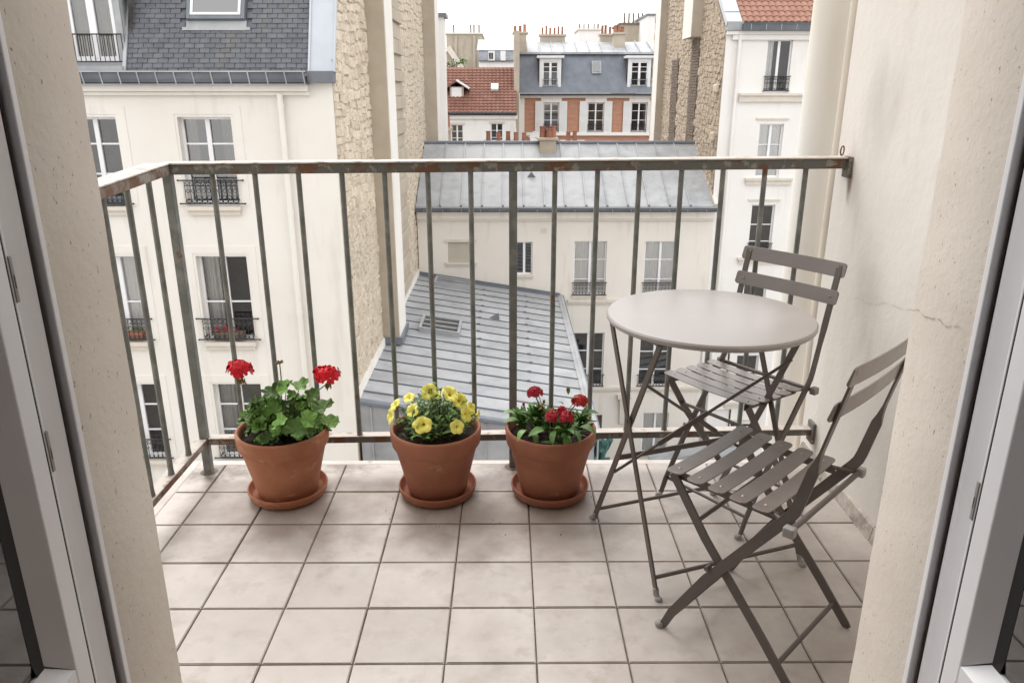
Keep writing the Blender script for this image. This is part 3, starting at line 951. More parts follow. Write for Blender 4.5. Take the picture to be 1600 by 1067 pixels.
# big low leaves in front and at the right, as in the photo
for (u, v, S) in ((462,672,.043), (437,662,.036), (505,636,.040), (515,660,.034), (480,655,.034), (425,612,.034), (447,606,.034), (470,603,.033), (399,632,.032), (410,648,.032), (488,618,.03)):
    c = at(u, v, Y=P1.y - (.125 if v > 650 else .05))
    d = Vector((r.uniform(-.5,.5)+(u-450)*.008, r.uniform(-.9,-.2), r.uniform(.6,1.1) if v < 650 else .6))
    put('leaf', gl[r.randrange(5)], c, ger, aim(d, r.uniform(0,6.28)), (S,S,S))
    b = P1 + Vector((.01, -.01, 0))
    stems.tube([b, b.lerp(c,.6)+Vector((0,0,.02)), c], [.0024,.0017,.0013], 5)
heads = ((374,577,20), (511,586,20))
for hu, hv, pr in heads:
    c = at(hu, hv, Y=P1.y-.02)
    R_ = pr*2.42/1180
    fl = MB(); bd = MB()
    for k in range(46):
        d = Vector((r.gauss(0,1), r.gauss(0,1), r.gauss(.35,.8))).normalized()
        if d.z < -.15: continue
        o_ = c + Vector((d.x*R_*.9, d.y*R_*.9, d.z*R_*.60))*1.0 + Vector((r.uniform(-.005,.005), r.uniform(-.005,.005), r.uniform(-.004,.004)))
        x_ = d.orthogonal().normalized(); y_ = d.cross(x_)
        for q in range(5):
            a = q*2*math.pi/5 + r.uniform(-.2,.2)
            e = x_*math.cos(a) + y_*math.sin(a); g_ = -x_*math.sin(a) + y_*math.cos(a)
            s_ = r.uniform(.013,.018)
            lift_ = d*r.uniform(-.003,.004)
            fl.add([o_, o_+e*s_*.55+g_*s_*.42+lift_*.5, o_+e*s_+g_*s_*.30+lift_, o_+e*s_*1.1+lift_*1.3, o_+e*s_-g_*s_*.30+lift_, o_+e*s_*.55-g_*s_*.42+lift_*.5], [(0,1,2,3),(0,3,4,5)])
    f_ = fl.build('flower_head', M['red'], ger)
    for k in range(16):
        a = r.uniform(0,6.28); rr = r.uniform(.002,.016)
        p_ = c + Vector((rr*math.cos(a), rr*math.sin(a), -R_*.75 - r.uniform(0,.017)))
        bd.tube([p_+Vector((0,0,.012)), p_, p_-Vector((0,0,.007))], [.0009,.0028,.0012], 6)
    bd.build('bud_cluster', M['bud'], f_, smooth=60)
    b = P1 + Vector((.03 if hu > 450 else -.03, 0, .06))
    stems.tube([b, b.lerp(c - Vector((0,0,.03)), .6)+Vector((0,0,.012)), c - Vector((0,0,.028)), c], [.0026,.0022,.002,.0016], 6)
c = at(437, 568, Y=P1.y-.01)
bd = MB()
for k in range(14):
    d = Vector((r.gauss(0,1), r.gauss(0,1), abs(r.gauss(.2,.8)))).normalized()
    bd.tube([c, c+d*.009, c+d*.0145], [.0012,.0032,.001], 6)
bd.build('bud_cluster', M['bud'], ger, smooth=60)
stems.tube([P1+Vector((0,0,.05)), c-Vector((0,0,.05)), c], [.0024,.002,.0018], 6)
stems.build('stems', M['stem'], ger, smooth=60)

# -- yellow petunias
def petunia_mesh(seed):
    m = MB()
    n = 40
    vs, fs = [], []
    rings = ((.06,-.62),(.16,-.34),(.34,-.08),(.62,.03),(.86,.04),(1.0,-.02))
    rr_ = random.Random(seed)
    ph = rr_.uniform(0,6)
    for q, (rad, z) in enumerate(rings):
        for k in range(n):
            a = 2*math.pi*k/n
            lob = 1 - .14*(1-abs(math.cos(a*2.5)))**1.2*(q/5)
            wob = .07*math.sin(a*5+ph)*(q/5)**2 + .05*math.sin(a*9+ph*2)*(q/5)**3
            vs.append((rad*lob*math.cos(a), rad*lob*math.sin(a), z+wob))
    for q in range(len(rings)-1):
        for k in range(n):
            fs.append((q*n+k, (q+1)*n+k, (q+1)*n+(k+1)%n, q*n+(k+1)%n))
    m.add(vs, fs)
    for i in range(len(m.f)): m.m[i] = 1 if i < n else 0
    return m.mesh('flower', [M['yellow'], M['yellowc']], 80)
pet = thing('petunia_plant', 'bushy petunia covered in yellow trumpet flowers', 'plant', P2)
pm = [petunia_mesh(s) for s in range(6)]
pl = [blade_leaf('leaf', 1.0, .30, M['leaf2'], c_, .3) for c_ in (.15,.35,.55)]
r = random.Random(8)
stems = MB()
for (u, v, pr, fx, fy, fz) in ((660,664,16,-.1,-1,.45),(714,667,13.5,.15,-1,.4),(729,647,14,.7,-.8,.35),(644,642,14,-.6,-.9,.4),(610,650,12.5,-.9,-.6,.35),(617,632,13,-.8,-.5,.6),
                              (639,621,11,-.4,-.5,.8),(671,612,14,-.1,-.8,.8),(704,615,15,.3,-.7,.8),(719,626,14,.6,-.7,.6),(736,638,11,.9,-.3,.4),(748,648,9,1,-.3,.2),(681,618,10,.1,-.3,1)):
    c = at(u, v, Y=P2.y + (-.11 if v > 655 else -.06 if v > 640 else 0))
    S = pr*2.42/1180
    d = Vector((fx,fy,fz))
    put('flower', pm[r.randrange(6)], c, pet, aim(d+Vector((r.uniform(-.25,.25),r.uniform(-.2,.2),r.uniform(-.2,.2))), r.uniform(0,6)), (S*r.uniform(.85,1.1),S*r.uniform(.85,1.1),S*r.uniform(.7,1.5)))
    b = P2 + Vector((r.uniform(-.05,.05), r.uniform(-.04,.04), 0))
    stems.tube([b, b.lerp(c,.6)+Vector((0,0,.01)), c-d.normalized()*S*.6], [.002,.0016,.0022], 5)
for k in range(105):
    a = r.uniform(0,6.28); rad = math.sqrt(r.random())*.135
    b = P2 + Vector((rad*.5*math.cos(a), rad*.5*math.sin(a), 0))
    tip = P2 + Vector((rad*math.cos(a), rad*math.sin(a), .05 + (.135-rad)*.85 + r.uniform(-.02,.03)))
    stems.tube([b, b.lerp(tip,.5)+Vector((0,0,.012)), tip], [.0016,.0013,.001], 4)
    for q in range(6):
        p_ = b.lerp(tip, .35 + .13*q)
        aa = r.uniform(0,6.28)
        d = Vector((math.cos(aa), math.sin(aa), r.uniform(.15,.9)))
        S = r.uniform(.022,.042)
        put('leaf', pl[r.randrange(3)], p_, pet, aimx(d, r.uniform(-.5,.5)), (S,S,S))
stems.build('stems', M['stem'], pet, smooth=60)

# -- dark red verbena
ver = thing('verbena_plant', 'small plant with dark red and coral flower clusters and pale leaves', 'plant', P3)
vl = [blade_leaf('leaf', 1.0, w_, M['leaf3'], c_, .35) for w_, c_ in ((.16,.2),(.22,.4),(.30,.55))]
wide = blade_leaf('leaf', 1.0, .45, M['leaf3'], .7, .25)
r = random.Random(21)
stems = MB()
for (cu, cv, yo, n, hi) in ((838,664,.0,90,.10), (880,676,-.08,80,.095), (862,668,-.02,60,.07), (815,668,.03,40,.05), (905,668,.02,40,.05)):
    c0 = at(cu, 690, Y=P3.y+yo); c0.z = .218
    for k in range(n):
        a = r.uniform(0,6.28)
        h = r.uniform(.005, .6*hi)
        d = Vector((math.cos(a), math.sin(a), r.uniform(.35,3.6)))
        S = r.uniform(.045,.08)
        put('leaf', vl[r.randrange(3)], c0+Vector((r.uniform(-.012,.012), r.uniform(-.012,.012), h)), ver, aimx(d, r.uniform(-.6,.6)), (S,S,S))
for (u, v, dx, dz, S) in ((885,676,.1,-.8,.062),(868,672,-.3,-.5,.05),(850,672,-1,.15,.06),(905,668,1,.15,.06),(910,650,1,.5,.055),(812,660,-1,.4,.055),(822,672,-.6,-.2,.05),(895,672,.5,-.4,.05),(806,648,-1,.5,.045),(835,676,.1,-.4,.045),(888,608+8,-.1,1.5,.03),(893,628,.4,.7,.032),(880,632,-.8,.5,.028)):
    c = at(u, v, Y=P3.y-.10 if v > 660 else P3.y-.03)
    put('leaf', wide, c, ver, aimx(Vector((dx,-.75 if v>660 else -.2,dz)), r.uniform(-.4,.4)), (S,S,S))
for (u, v, wpx, hpx, mat, yo) in ((836,611,15,9,'crimson',0), (906,624,15,9,'orange',-.02), (862,649,11,10,'crimson',-.08), (886,650,12,11,'crimson',-.09), (878,640,7,6,'crimson',-.05)):
    c = at(u, v, Y=P3.y+yo)
    fl = MB()
    Rx, Rz = wpx*2.42/1180, hpx*2.42/1180
    for k in range(46):
        d = Vector((r.gauss(0,1), r.gauss(0,1), abs(r.gauss(.3,.7)))).normalized()
        o_ = c + Vector((d.x*Rx*.8, d.y*Rx*.8, (d.z-.4)*Rz))
        x_ = d.orthogonal().normalized(); y_ = d.cross(x_)
        for q in range(5):
            a = q*2*math.pi/5
            e = x_*math.cos(a)+y_*math.sin(a); g_ = -x_*math.sin(a)+y_*math.cos(a)
            s_ = r.uniform(.008,.0115)
            fl.add([o_, o_+e*s_*.6+g_*s_*.42, o_+e*s_+g_*s_*.2+d*.002, o_+e*s_-g_*s_*.2+d*.002, o_+e*s_*.6-g_*s_*.42], [(0,1,2),(0,2,3),(0,3,4)])
    fl.build('flower_head', M[mat], ver)
    for q in range(3):
        b = c + Vector((r.uniform(-.01,.01), .01, 0))
        stems.tube([(b.x*.6+P3.x*.4, P3.y+yo, .23), b.lerp(Vector((P3.x,P3.y+yo,.23)),.4), b], .0013, 5)
for (u, v) in ((818,631),(842,633),(848,637),(850,627)):
    c = at(u, v, Y=P3.y)
    MB().tube([c-Vector((0,0,.007)), c, c+Vector((0,0,.006))], [.002,.0055,.002], 8).build('bud', M['crimson'] if u != 850 else M['bud'], ver, smooth=60)
    stems.tube([(c.x*.7+P3.x*.3, P3.y, .24), c], .0011, 5)
stems.build('stems', M['stem'], ver, smooth=60)
#@@HOUSES@@
# ------------------------------------------------------------------ house building kit
def facade(m, x0, x1, z0, z1, Y, holes, depth=.2, mi=0):
    """front wall in the plane Y with real openings (x0,x1,z0,z1) and their reveals"""
    xs = sorted({x0, x1, *[q for h in holes for q in h[:2]]})
    zs = sorted({z0, z1, *[q for h in holes for q in h[2:4]]})
    xs = [q for q in xs if x0 <= q <= x1]; zs = [q for q in zs if z0 <= q <= z1]
    for i in range(len(xs)-1):
        for k in range(len(zs)-1):
            cx, cz = (xs[i]+xs[i+1])/2, (zs[k]+zs[k+1])/2
            if any(h[0] < cx < h[1] and h[2] < cz < h[3] for h in holes): continue
            m.quad((xs[i],Y,zs[k]),(xs[i+1],Y,zs[k]),(xs[i+1],Y,zs[k+1]),(xs[i],Y,zs[k+1]), mi)
    for a, b, c, d in [h[:4] for h in holes]:
        Z = Y + depth
        m.quad((a,Y,c),(a,Y,d),(a,Z,d),(a,Z,c), mi)
        m.quad((b,Y,c),(b,Z,c),(b,Z,d),(b,Y,d), mi)
        m.quad((a,Y,d),(b,Y,d),(b,Z,d),(a,Z,d), mi)
        m.quad((a,Y,c),(a,Z,c),(b,Z,c),(b,Y,c), mi)
    return m
def shell(m, x0, x1, y0, y1, z0, z1, mi=0):
    """sides, back and lid behind a facade"""
    m.quad((x0,y0,z0),(x0,y0,z1),(x0,y1,z1),(x0,y1,z0), mi)
    m.quad((x1,y0,z0),(x1,y1,z0),(x1,y1,z1),(x1,y0,z1), mi)
    m.quad((x0,y1,z0),(x0,y1,z1),(x1,y1,z1),(x1,y1,z0), mi)
    m.quad((x0,y0,z1),(x1,y0,z1),(x1,y1,z1),(x0,y1,z1), mi)
    return m
def curtain_sheet(m, x0, x1, z0, z1, Y, folds=9, amp=.025):
    n = folds*6
    vs, fs = [], []
    for i in range(n+1):
        x = x0 + (x1-x0)*i/n
        y = Y + amp*math.sin(i/6*2*math.pi) + amp*.5*math.sin(i*.7)
        vs += [(x,y,z0),(x,y,z1)]
    for i in range(n): fs.append((2*i,2*i+2,2*i+3,2*i+1))
    m.add(vs, fs)
def window(house, x0, x1, z0, z1, Y, bars=(.5,), cur='none', fw=.05, post=.085, simple=False, room=.9, fmat=None):
    """casement window in an opening; Y is the front of the frame"""
    fmat = fmat or M['pvc']
    cx = (x0+x1)/2
    m = MB()
    d = .06
    e = .001
    m.box(x0+e, x0+fw, Y, Y+d, z0+e, z1-e); m.box(x1-fw, x1-e, Y, Y+d, z0+e, z1-e)
    m.box(x0+fw, x1-fw, Y+.002, Y+d, z1-fw, z1-e); m.box(x0+fw, x1-fw, Y+.002, Y+d, z0+e, z0+fw*1.5)
    m.box(cx-post/2, cx+post/2, Y-.008, Y+d, z0+fw, z1-fw)
    if not simple:
        for a, b in ((x0+fw, cx-post/2), (cx+post/2, x1-fw)):
            for t in bars:
                zz = z0 + (z1-z0)*t
                m.box(a, b, Y+.012, Y+d-.01, zz-.016, zz+.016)
    wn_ = m.build('window', fmat, house)
    gm = M['glass'] if cur == 'net' else M[rng.choice(('glass_b', 'glass_b', 'glass_c', 'glass'))]
    zs = [z0+fw*1.5] + ([z0+(z1-z0)*t for t in bars] if not simple else []) + [z1-fw]
    for a, b in ((x0+fw, cx-post/2), (cx+post/2, x1-fw)):
        for k in range(len(zs)-1):
            MB().quad((a,Y+.035,zs[k]),(b,Y+.035,zs[k]),(b,Y+.035,zs[k+1]),(a,Y+.035,zs[k+1])).build('pane', gm, wn_)
    m = MB()
    ya, yb = Y+.061, Y+room
    X0, X1, Z0, Z1 = x0-.25, x1+.25, z0-.2, z1+.15
    m.quad((X0,yb,Z0),(X1,yb,Z0),(X1,yb,Z1),(X0,yb,Z1)); m.quad((X0,ya,Z0),(X0,yb,Z0),(X0,yb,Z1),(X0,ya,Z1))
    m.quad((X1,ya,Z0),(X1,ya,Z1),(X1,yb,Z1),(X1,yb,Z0)); m.quad((X0,ya,Z1),(X0,yb,Z1),(X1,yb,Z1),(X1,ya,Z1)); m.quad((X0,ya,Z0),(X1,ya,Z0),(X1,yb,Z0),(X0,yb,Z0))
    m.build('interior', M['dark'], wn_)
    W_ = x1-x0
    if cur == 'net':
        m = MB(); curtain_sheet(m, x0+.02, cx-.02, z0+.05, z1-.03, Y+.085, 6, .004); curtain_sheet(m, cx+.02, x1-.02, z0+.05, z1-.03, Y+.085, 6, .004)
        m.build('curtain', M['curtain'], wn_)
    elif cur == 'side':
        m = MB(); curtain_sheet(m, x0+.02, x0+W_*.34, z0+.05, z1-.03, Y+.16, 4, .02)
        m.build('curtain', M['curtain'], wn_)
    elif cur == 'both':
        m = MB(); curtain_sheet(m, x0+.02, x0+W_*.24, z0+.05, z1-.03, Y+.16, 3, .02); curtain_sheet(m, x1-W_*.30, x1-.02, z0+.05, z1-.03, Y+.16, 4, .02)
        m.build('curtain', M['curtain_t'], wn_)
    elif cur == 'half':
        m = MB(); curtain_sheet(m, x0+.02, x1-.02, z0+.05, z0+(z1-z0)*.55, Y+.15, 10, .012)
        m.build('curtain', M['curtain_t'], wn_)
    return wn_
def sill(wn_, x0, x1, z, Y, h=.12, out=.10, over=.09):
    m = MB()
    m.box(x0-over, x1+over, Y-out, Y+.12, z-h*.45, z-.002)
    m.box(x0-over+.03, x1+over-.03, Y-out+.045, Y-.002, z-h, z-h*.45-.001)
    m.build('sill', M['sill'], wn_)
def guard(wn_, x0, x1, z0, z1, Y, n=9, over=.12, scroll=True, simple=False):
    """wrought iron guard rail with scrolls"""
    m = MB()
    r = .011
    m.tube([(x0-over,Y,z1),(x1+over,Y,z1)], r*1.2, 6)
    m.tube([(x0-over,Y,z0),(x1+over,Y,z0)], r*1.2, 6)
    if not simple: m.tube([(x0,Y,z1-.10),(x1,Y,z1-.10)], r*.8, 5)
    for k in range(n+1):
        x = x0 + (x1-x0)*k/n
        m.box(x-r*.55, x+r*.55, Y-r*.5, Y+r*.5, z0, z1)
        if scroll and k < n:
            xc = (x + x0 + (x1-x0)*(k+1)/n)/2
            w_ = (x1-x0)/n*.40
            for zc, rr in ((z0+w_*1.3, w_), (z0+(z1-z0)*.55, w_*.85), (z1-.05, min(.04, w_*.8))):
                m.tube([(xc+rr*math.cos(a*math.pi/5), Y, zc+rr*math.sin(a*math.pi/5)) for a in range(11)], r*.5, 4, caps=False)
    if scroll:
        m.box(x0, x1, Y-.004, Y+.004, z0+.02, z0+.032)
    for x in (x0-over, x1+over):
        m.lathe([(.0001,-.02),(.02,-.012),(.024,0),(.02,.012),(.0001,.02)], (x, Y, z1), 6)
        m.lathe([(.0001,-.02),(.02,-.012),(.024,0),(.02,.012),(.0001,.02)], (x, Y, z0), 6)
    for x in (x0+.02, x1-.02):
        m.box(x-.01, x+.01, Y, Y+.14, z0+.06, z0+.08)
    return m.build('guard_rail', M['black_iron'], wn_)
def chimney_pots(parent, pts, r=.11, h=.42, name='chimney_pot'):
    me = MB().lathe([(r*1.05,0),(r*.92,h*.15),(r*.82,h*.85),(r*.98,h*.9),(r*.98,h),(r*.75,h),(r*.7,h*.5)], (0,0,0), 12).mesh('chimney_pot', M['pot'], 40)
    for p in pts: put(name, me, p, parent, scale=(1, 1, rng.uniform(.85, 1.15)))
def stone_face(m, org, ds, dz, nrm, jit=.55, depth=.045):
    """one rubble stone: jittered block standing proud of the mortar; org = lower corner, ds/dz its extent vectors"""
    o = Vector(org)
    def J(a, b): return o + ds*(a + rng.uniform(-jit,jit)*.25) + dz*(b + rng.uniform(-jit,jit)*.25)
    base = [J(.02,.05), J(rng.uniform(.3,.7),.0), J(.98,.05), J(.98,.94), J(rng.uniform(.3,.7),1.0), J(.02,.95)]
    h = nrm * depth * rng.uniform(.4, 1.2)
    c = sum(base, Vector())/6
    top = [c + (q-c)*.82 + h*rng.uniform(.75,1.15) for q in base]
    fs = [(6,7,8,9,10,11)] + [(k,(k+1)%6,6+(k+1)%6,6+k) for k in range(6)]
    m.add(base+top, fs)
def rubble(parent, Xp, sgn, y0, y1, z0, z1, mats, rowh=(.15,.27), sw=(.22,.5), single=0, keep=None, depth=.045):
    """rubble masonry on the plane X = Xp facing sgn; the largest stones singly, the rest joined"""
    nrm = Vector((sgn,0,0))
    rest = MB()
    cnt = 0
    z = z1
    while z > z0:
        h = rng.uniform(*rowh)
        y = y0 - rng.uniform(0,.2)
        while y < y1:
            w_ = rng.uniform(*sw)
            a, b = max(y,y0), min(y+w_, y1)
            if b-a > .08 and (keep is None or keep((a+b)/2, z-h/2)):
                org = Vector((Xp, a if sgn > 0 else b, z-h + .09*math.sin(a*1.3+z) + rng.uniform(-.03,.03)))
                dsv = Vector((0, (b-a)*(1 if sgn > 0 else -1), 0))
                if single and cnt < single:
                    mm = MB()
                    stone_face(mm, org, dsv, Vector((0,0,h)), nrm, depth=depth)
                    mm.build('stone', mats, parent)
                    cnt += 1
                else:
                    stone_face(rest, org, dsv, Vector((0,0,h)), nrm, depth=depth)
            y += w_
        z -= h
    if rest.f:
        tag(rest.build('rubble_stones', mats, parent), kind='stuff')

# ------------------------------------------------------------------ left house: cream facade, slate mansard
YL = 15.0
XG = -3.29                                # gable plane of the left house
lh = thing('left_house', 'cream rendered house with slate mansard roof on the left', 'building', (-7, YL, GZ))
cols = [(-6.29,-5.27), (-8.40,-7.46), (-10.6,-9.6)]
rows = [(-.80,.88), (-3.60,-1.80), (-6.32,-4.56), (-9.1,-7.3), (-11.9,-10.1)]
holes = [(a,b,c,d) for a,b in cols for c,d in rows]
m = MB()
facade(m, -14, XG-.004, GZ, 1.50, YL, holes, .26)
m.build('wall', M['cream'], lh)
curs = {(0,0):'both',(0,1):'side',(0,2):'side',(1,0):'none',(1,1):'net',(1,2):'none'}
for i, (a, b) in enumerate(cols):
    for k, (c, d) in enumerate(rows):
        if i == 2 and k > 1 or k > 3: 
            window(lh, a, b, c, d, YL+.16, (.5,), 'none'); continue
        wn_ = window(lh, a, b, c, d, YL+.16, (.36,.70) if k != 1 else (.45,), curs.get((i,k),'net'))
        sill(wn_, a, b, c, YL, .17, .11, .03)
        guard(wn_, a-.0, b+.0, c+.05, c+.50, YL-.06, 10)
        # faint raised surround
        s_ = MB()
        for x0, x1, z0, z1 in ((a-.20,a-.05,c,d+.20),(b+.05,b+.20,c,d+.20),(a-.05,b+.05,d+.05,d+.20)):
            s_.box(x0, x1, YL-.012, YL+.05, z0, z1)
        s_.build('surround', M['cream'], wn_)
# cornice, gutter
m = MB()
m.box(-14, -3.74, YL-.16, YL+.05, 1.34, 1.455); m.box(-14, -3.72, YL-.09, YL+.05, 1.27, 1.339)
m.build('cornice', M['cream'], lh, bevel=.01)
m = MB()
prof = [(-.02,1.66),(-.03,1.675),(-.045,1.66),(-.05,1.56),(-.04,1.50),(.0,1.47)]
for k in range(len(prof)-1):
    (ya, za), (yb, zb) = prof[k], prof[k+1]
    m.quad((-14,YL-.22+ya,za),(-3.72,YL-.22+ya,za),(-3.72,YL-.22+yb,zb),(-14,YL-.22+yb,zb))
m.quad((-14,YL-.24,1.60),(-3.72,YL-.24,1.60),(-3.72,YL+.1,1.63),(-14,YL+.1,1.63))
gt = m.build('gutter', M['gutter'], lh)
MB().box(-14, -3.72, YL-.285, YL-.245, 1.672, 1.70).build('gutter_rim', M['zinc'], gt)
MB().box(-14, -3.72, YL-.27, YL+.02, 1.456, 1.472).build('gutter_board', M['zinc'], gt)
for k in range(31):
    x = -3.76 - k*.338
    MB().bar((x,YL-.285,1.675),(x+.02,YL-.262,1.475), .022, .014, (1,0,0)).build('bracket', M['zinc'], gt)
# downpipe
m = MB()
m.tube([(-4.27,YL-.10,1.30),(-4.27,YL-.10,1.1),(-4.27,YL-.085,GZ)], .055, 14)
dp = m.build('downpipe', M['cream'], lh, smooth=50)
for z in (1.05, -.95, -3.0, -5.2):
    MB().tube([(-4.27,YL-.088,z),(-4.27,YL-.088,z+.07)], .066, 14).build('collar', M['cream'], dp, smooth=50)
# mansard slope with slates
SL = Vector((0,.41,.912)).normalized()      # up the slope
SN = Vector((0,-.912,.41)).normalized()     # out of the slope
S0 = Vector((0, YL+.02, 1.66))
def slope(x, s, n=0.0): return Vector((x,0,0)) + S0 + SL*s + SN*n
DX0, DX1 = -8.30, -7.16                     # dormer
m = MB()
m.quad(slope(DX1,0,-.02), slope(-3.70,0,-.02), slope(-3.70,4.2,-.02), slope(DX1,4.2,-.02))
m.quad(slope(-14,0,-.02), slope(DX0,0,-.02), slope(DX0,4.2,-.02), slope(-14,4.2,-.02))
m.quad(slope(DX0,2.95,-.02), slope(DX1,2.95,-.02), slope(DX1,4.2,-.02), slope(DX0,4.2,-.02))
rf = m.build('roof', M['slate'], lh)
SWD, SEX = .192, .098
slmesh = MB().add([(-.5,0,0),(.5,0,0),(.5,1,0),(-.5,1,0),(-.5,0,1),(.5,0,1),(.5,1,.15),(-.5,1,.15)],
                  [(0,1,5,4),(4,5,6,7),(1,2,6,5),(3,0,4,7)]).mesh('slate', M['slate'])
Mrot = Matrix((Vector((1,0,0)), SL, SN)).transposed().to_euler()
rest = MB()
cnt = 0
row = 0
s = 0.0
while s < 4.1:
    x = DX1 + .04 + (SWD*.5 if row % 2 else 0) - (SWD if row % 2 else 0)
    while x < -3.70:
        a, b = max(x, DX1+.04), min(x+SWD, -3.72)
        if b-a > .03:
            ctr = (a+b)/2
            sk = (-6.02-.06 < ctr < -4.93+.06) and 1.02 < s + .05 < 2.3
            if not sk:
                if cnt < 300:
                    put('slate', slmesh, slope(ctr, s+rng.uniform(-.004,.003), .004), rf, (Mrot.x, Mrot.y, Mrot.z+rng.uniform(-.012,.012)), (b-a-.010, SEX*1.25, .016+rng.uniform(-.002,.004)))
                    cnt += 1
                else:
                    rest.add([slope(a+.005,s,.0),slope(b-.005,s,.0),slope(a+.005,s,.02),slope(b-.005,s,.02),slope(b-.005,s+SEX*1.2,.004),slope(a+.005,s+SEX*1.2,.004)],
                             [(0,1,3,2),(2,3,4,5)])
        x += SWD
    s += SEX
    row += 1
# slates left of the dormer, never seen singly
s = 0.0
while s < 4.1:
    x = -14
    while x < DX0-.02:
        rest.add([slope(x+.005,s,0),slope(min(x+SWD,DX0)-.005,s,0),slope(x+.005,s,.02),slope(min(x+SWD,DX0)-.005,s,.02),slope(min(x+SWD,DX0)-.005,s+SEX*1.2,.004),slope(x+.005,s+SEX*1.2,.004)],[(0,1,3,2),(2,3,4,5)])
        x += SWD
    s += SEX
tag(rest.build('slate_field', M['slate'], rf), kind='stuff')
m = MB()
m.add([slope(-14,4.2,-.02), slope(XG,4.2,-.02), (XG,22,6.6), (-14,22,6.6)], [(0,1,2,3)])
m.add([(-14,22,6.6),(XG,22,6.6),(XG,34,5.6),(-14,34,5.6)], [(0,1,2,3)])
m.build('upper_roof', M['zinc'], lh)
# zinc verge strip beside the slates and its gutter box
m = MB()
for n0, n1, a, b in ((-.05,.045,-3.705,-3.235),(.0455,.075,-3.725,-3.69),(.0455,.07,-3.255,-3.225)):
    vs = [slope(x,s_,n_) for s_ in (0,4.2) for x, n_ in ((a,n0),(b,n0),(b,n1),(a,n1))]
    m.add(vs, [(0,1,2,3),(7,6,5,4),(0,4,5,1),(1,5,6,2),(2,6,7,3),(3,7,4,0)])
vg = m.build('verge', M['zinc_l'], lh)
MB().box(-3.73, -3.235, YL-.14, YL+.1, 1.49, 1.70).build('gutter_end', M['zinc_d'], vg, bevel=.008)
# skylight on the slope
def sbox(m, x0, x1, s0, s1, n0, n1):
    vs = [slope(x,s_,n_) for n_ in (n0,n1) for x, s_ in ((x0,s0),(x1,s0),(x1,s1),(x0,s1))]
    m.add(vs, [(3,2,1,0),(4,5,6,7),(0,1,5,4),(1,2,6,5),(2,3,7,6),(3,0,4,7)])
m = MB()
kx0, kx1, ks0, ks1 = -6.02, -4.93, 1.02, 2.25
sbox(m, kx0, kx0+.07, ks0, ks1, .0, .11); sbox(m, kx1-.07, kx1, ks0, ks1, .0, .11)
sbox(m, kx0+.07, kx1-.07, ks0, ks0+.07, .0, .105); sbox(m, kx0+.07, kx1-.07, ks1-.07, ks1, .0, .105)
kl = m.build('skylight', M['zinc_d'], lh, bevel=.006)
m = MB()
sbox(m, kx0+.075, kx0+.12, ks0+.075, ks1-.075, .02, .118); sbox(m, kx1-.12, kx1-.075, ks0+.075, ks1-.075, .02, .118); sbox(m, kx0+.121, kx1-.121, ks0+.075, ks0+.12, .02, .116)
m.build('sash', M['pvc'], kl)
m = MB(); sbox(m, kx0+.12, kx1-.12, ks0+.12, ks1-.08, .09, .10); m.build('pane', M['skyglass'], kl)
m = MB(); sbox(m, kx0+.10, kx1-.10, ks0+.09, ks1-.08, .0, .02); m.build('white_backing', M['curtain'], kl)  # white sheet under the pane, standing in for the reflected sky
m = MB(); sbox(m, kx0-.09, kx1+.09, ks0-.19, ks0-.13, .018, .034); sbox(m, kx0-.02, kx1+.02, ks0-.13, ks0-.002, .018, .028)
m.build('flashing', M['zinc'], kl)
# dormer with french window
m = MB()
DY = YL+.22
zt = 4.3
facade(m, DX0, DX1, 1.78, zt, DY, [(DX0+.14, DX1-.14, 1.86, 3.98)], .1)
m.quad((DX0,DY,1.7),(DX0,DY,zt),(DX0,YL+1.4,zt),(DX0,YL+.2,1.7)); m.quad((DX1,DY,1.7),(DX1,YL+.2,1.7),(DX1,YL+1.4,zt),(DX1,DY,zt))
m.box(DX0-.1, DX1+.1, DY-.1, YL+1.6, zt, zt+.1)
m.box(DX0, DX1, YL-.06, DY+.05, 1.70, 1.785)
dm = m.build('dormer', M['zinc'], lh)
for x in (DX0-.005, DX1+.005):
    vs = [slope(x+dx,s_,n_) for s_ in (0,2.9) for dx, n_ in ((-.03,-.01),(.03,-.01),(.03,.05),(-.03,.05))]
    MB().add(vs, [(0,1,2,3),(7,6,5,4),(0,4,5,1),(1,5,6,2),(2,6,7,3),(3,7,4,0)]).build('flashing', M['zinc'], dm)
wn_ = window(lh, DX0+.141, DX1-.141, 1.861, 3.979, DY+.03, (), 'half', fw=.07, post=.13)
m = MB()
m.tube([(DX0+.02,DY-.06,2.35),(DX1-.02,DY-.06,2.35)], .013, 6); m.tube([(DX0+.02,DY-.06,1.87),(DX1-.02,DY-.06,1.87)], .013, 6)
for k in range(13): 
    x = DX0+.03+(DX1-DX0-.06)*k/12
    m.box(x-.006,x+.006,DY-.066,DY-.054,1.87,2.35)
m.build('guard_rail', M['black_iron'], wn_)
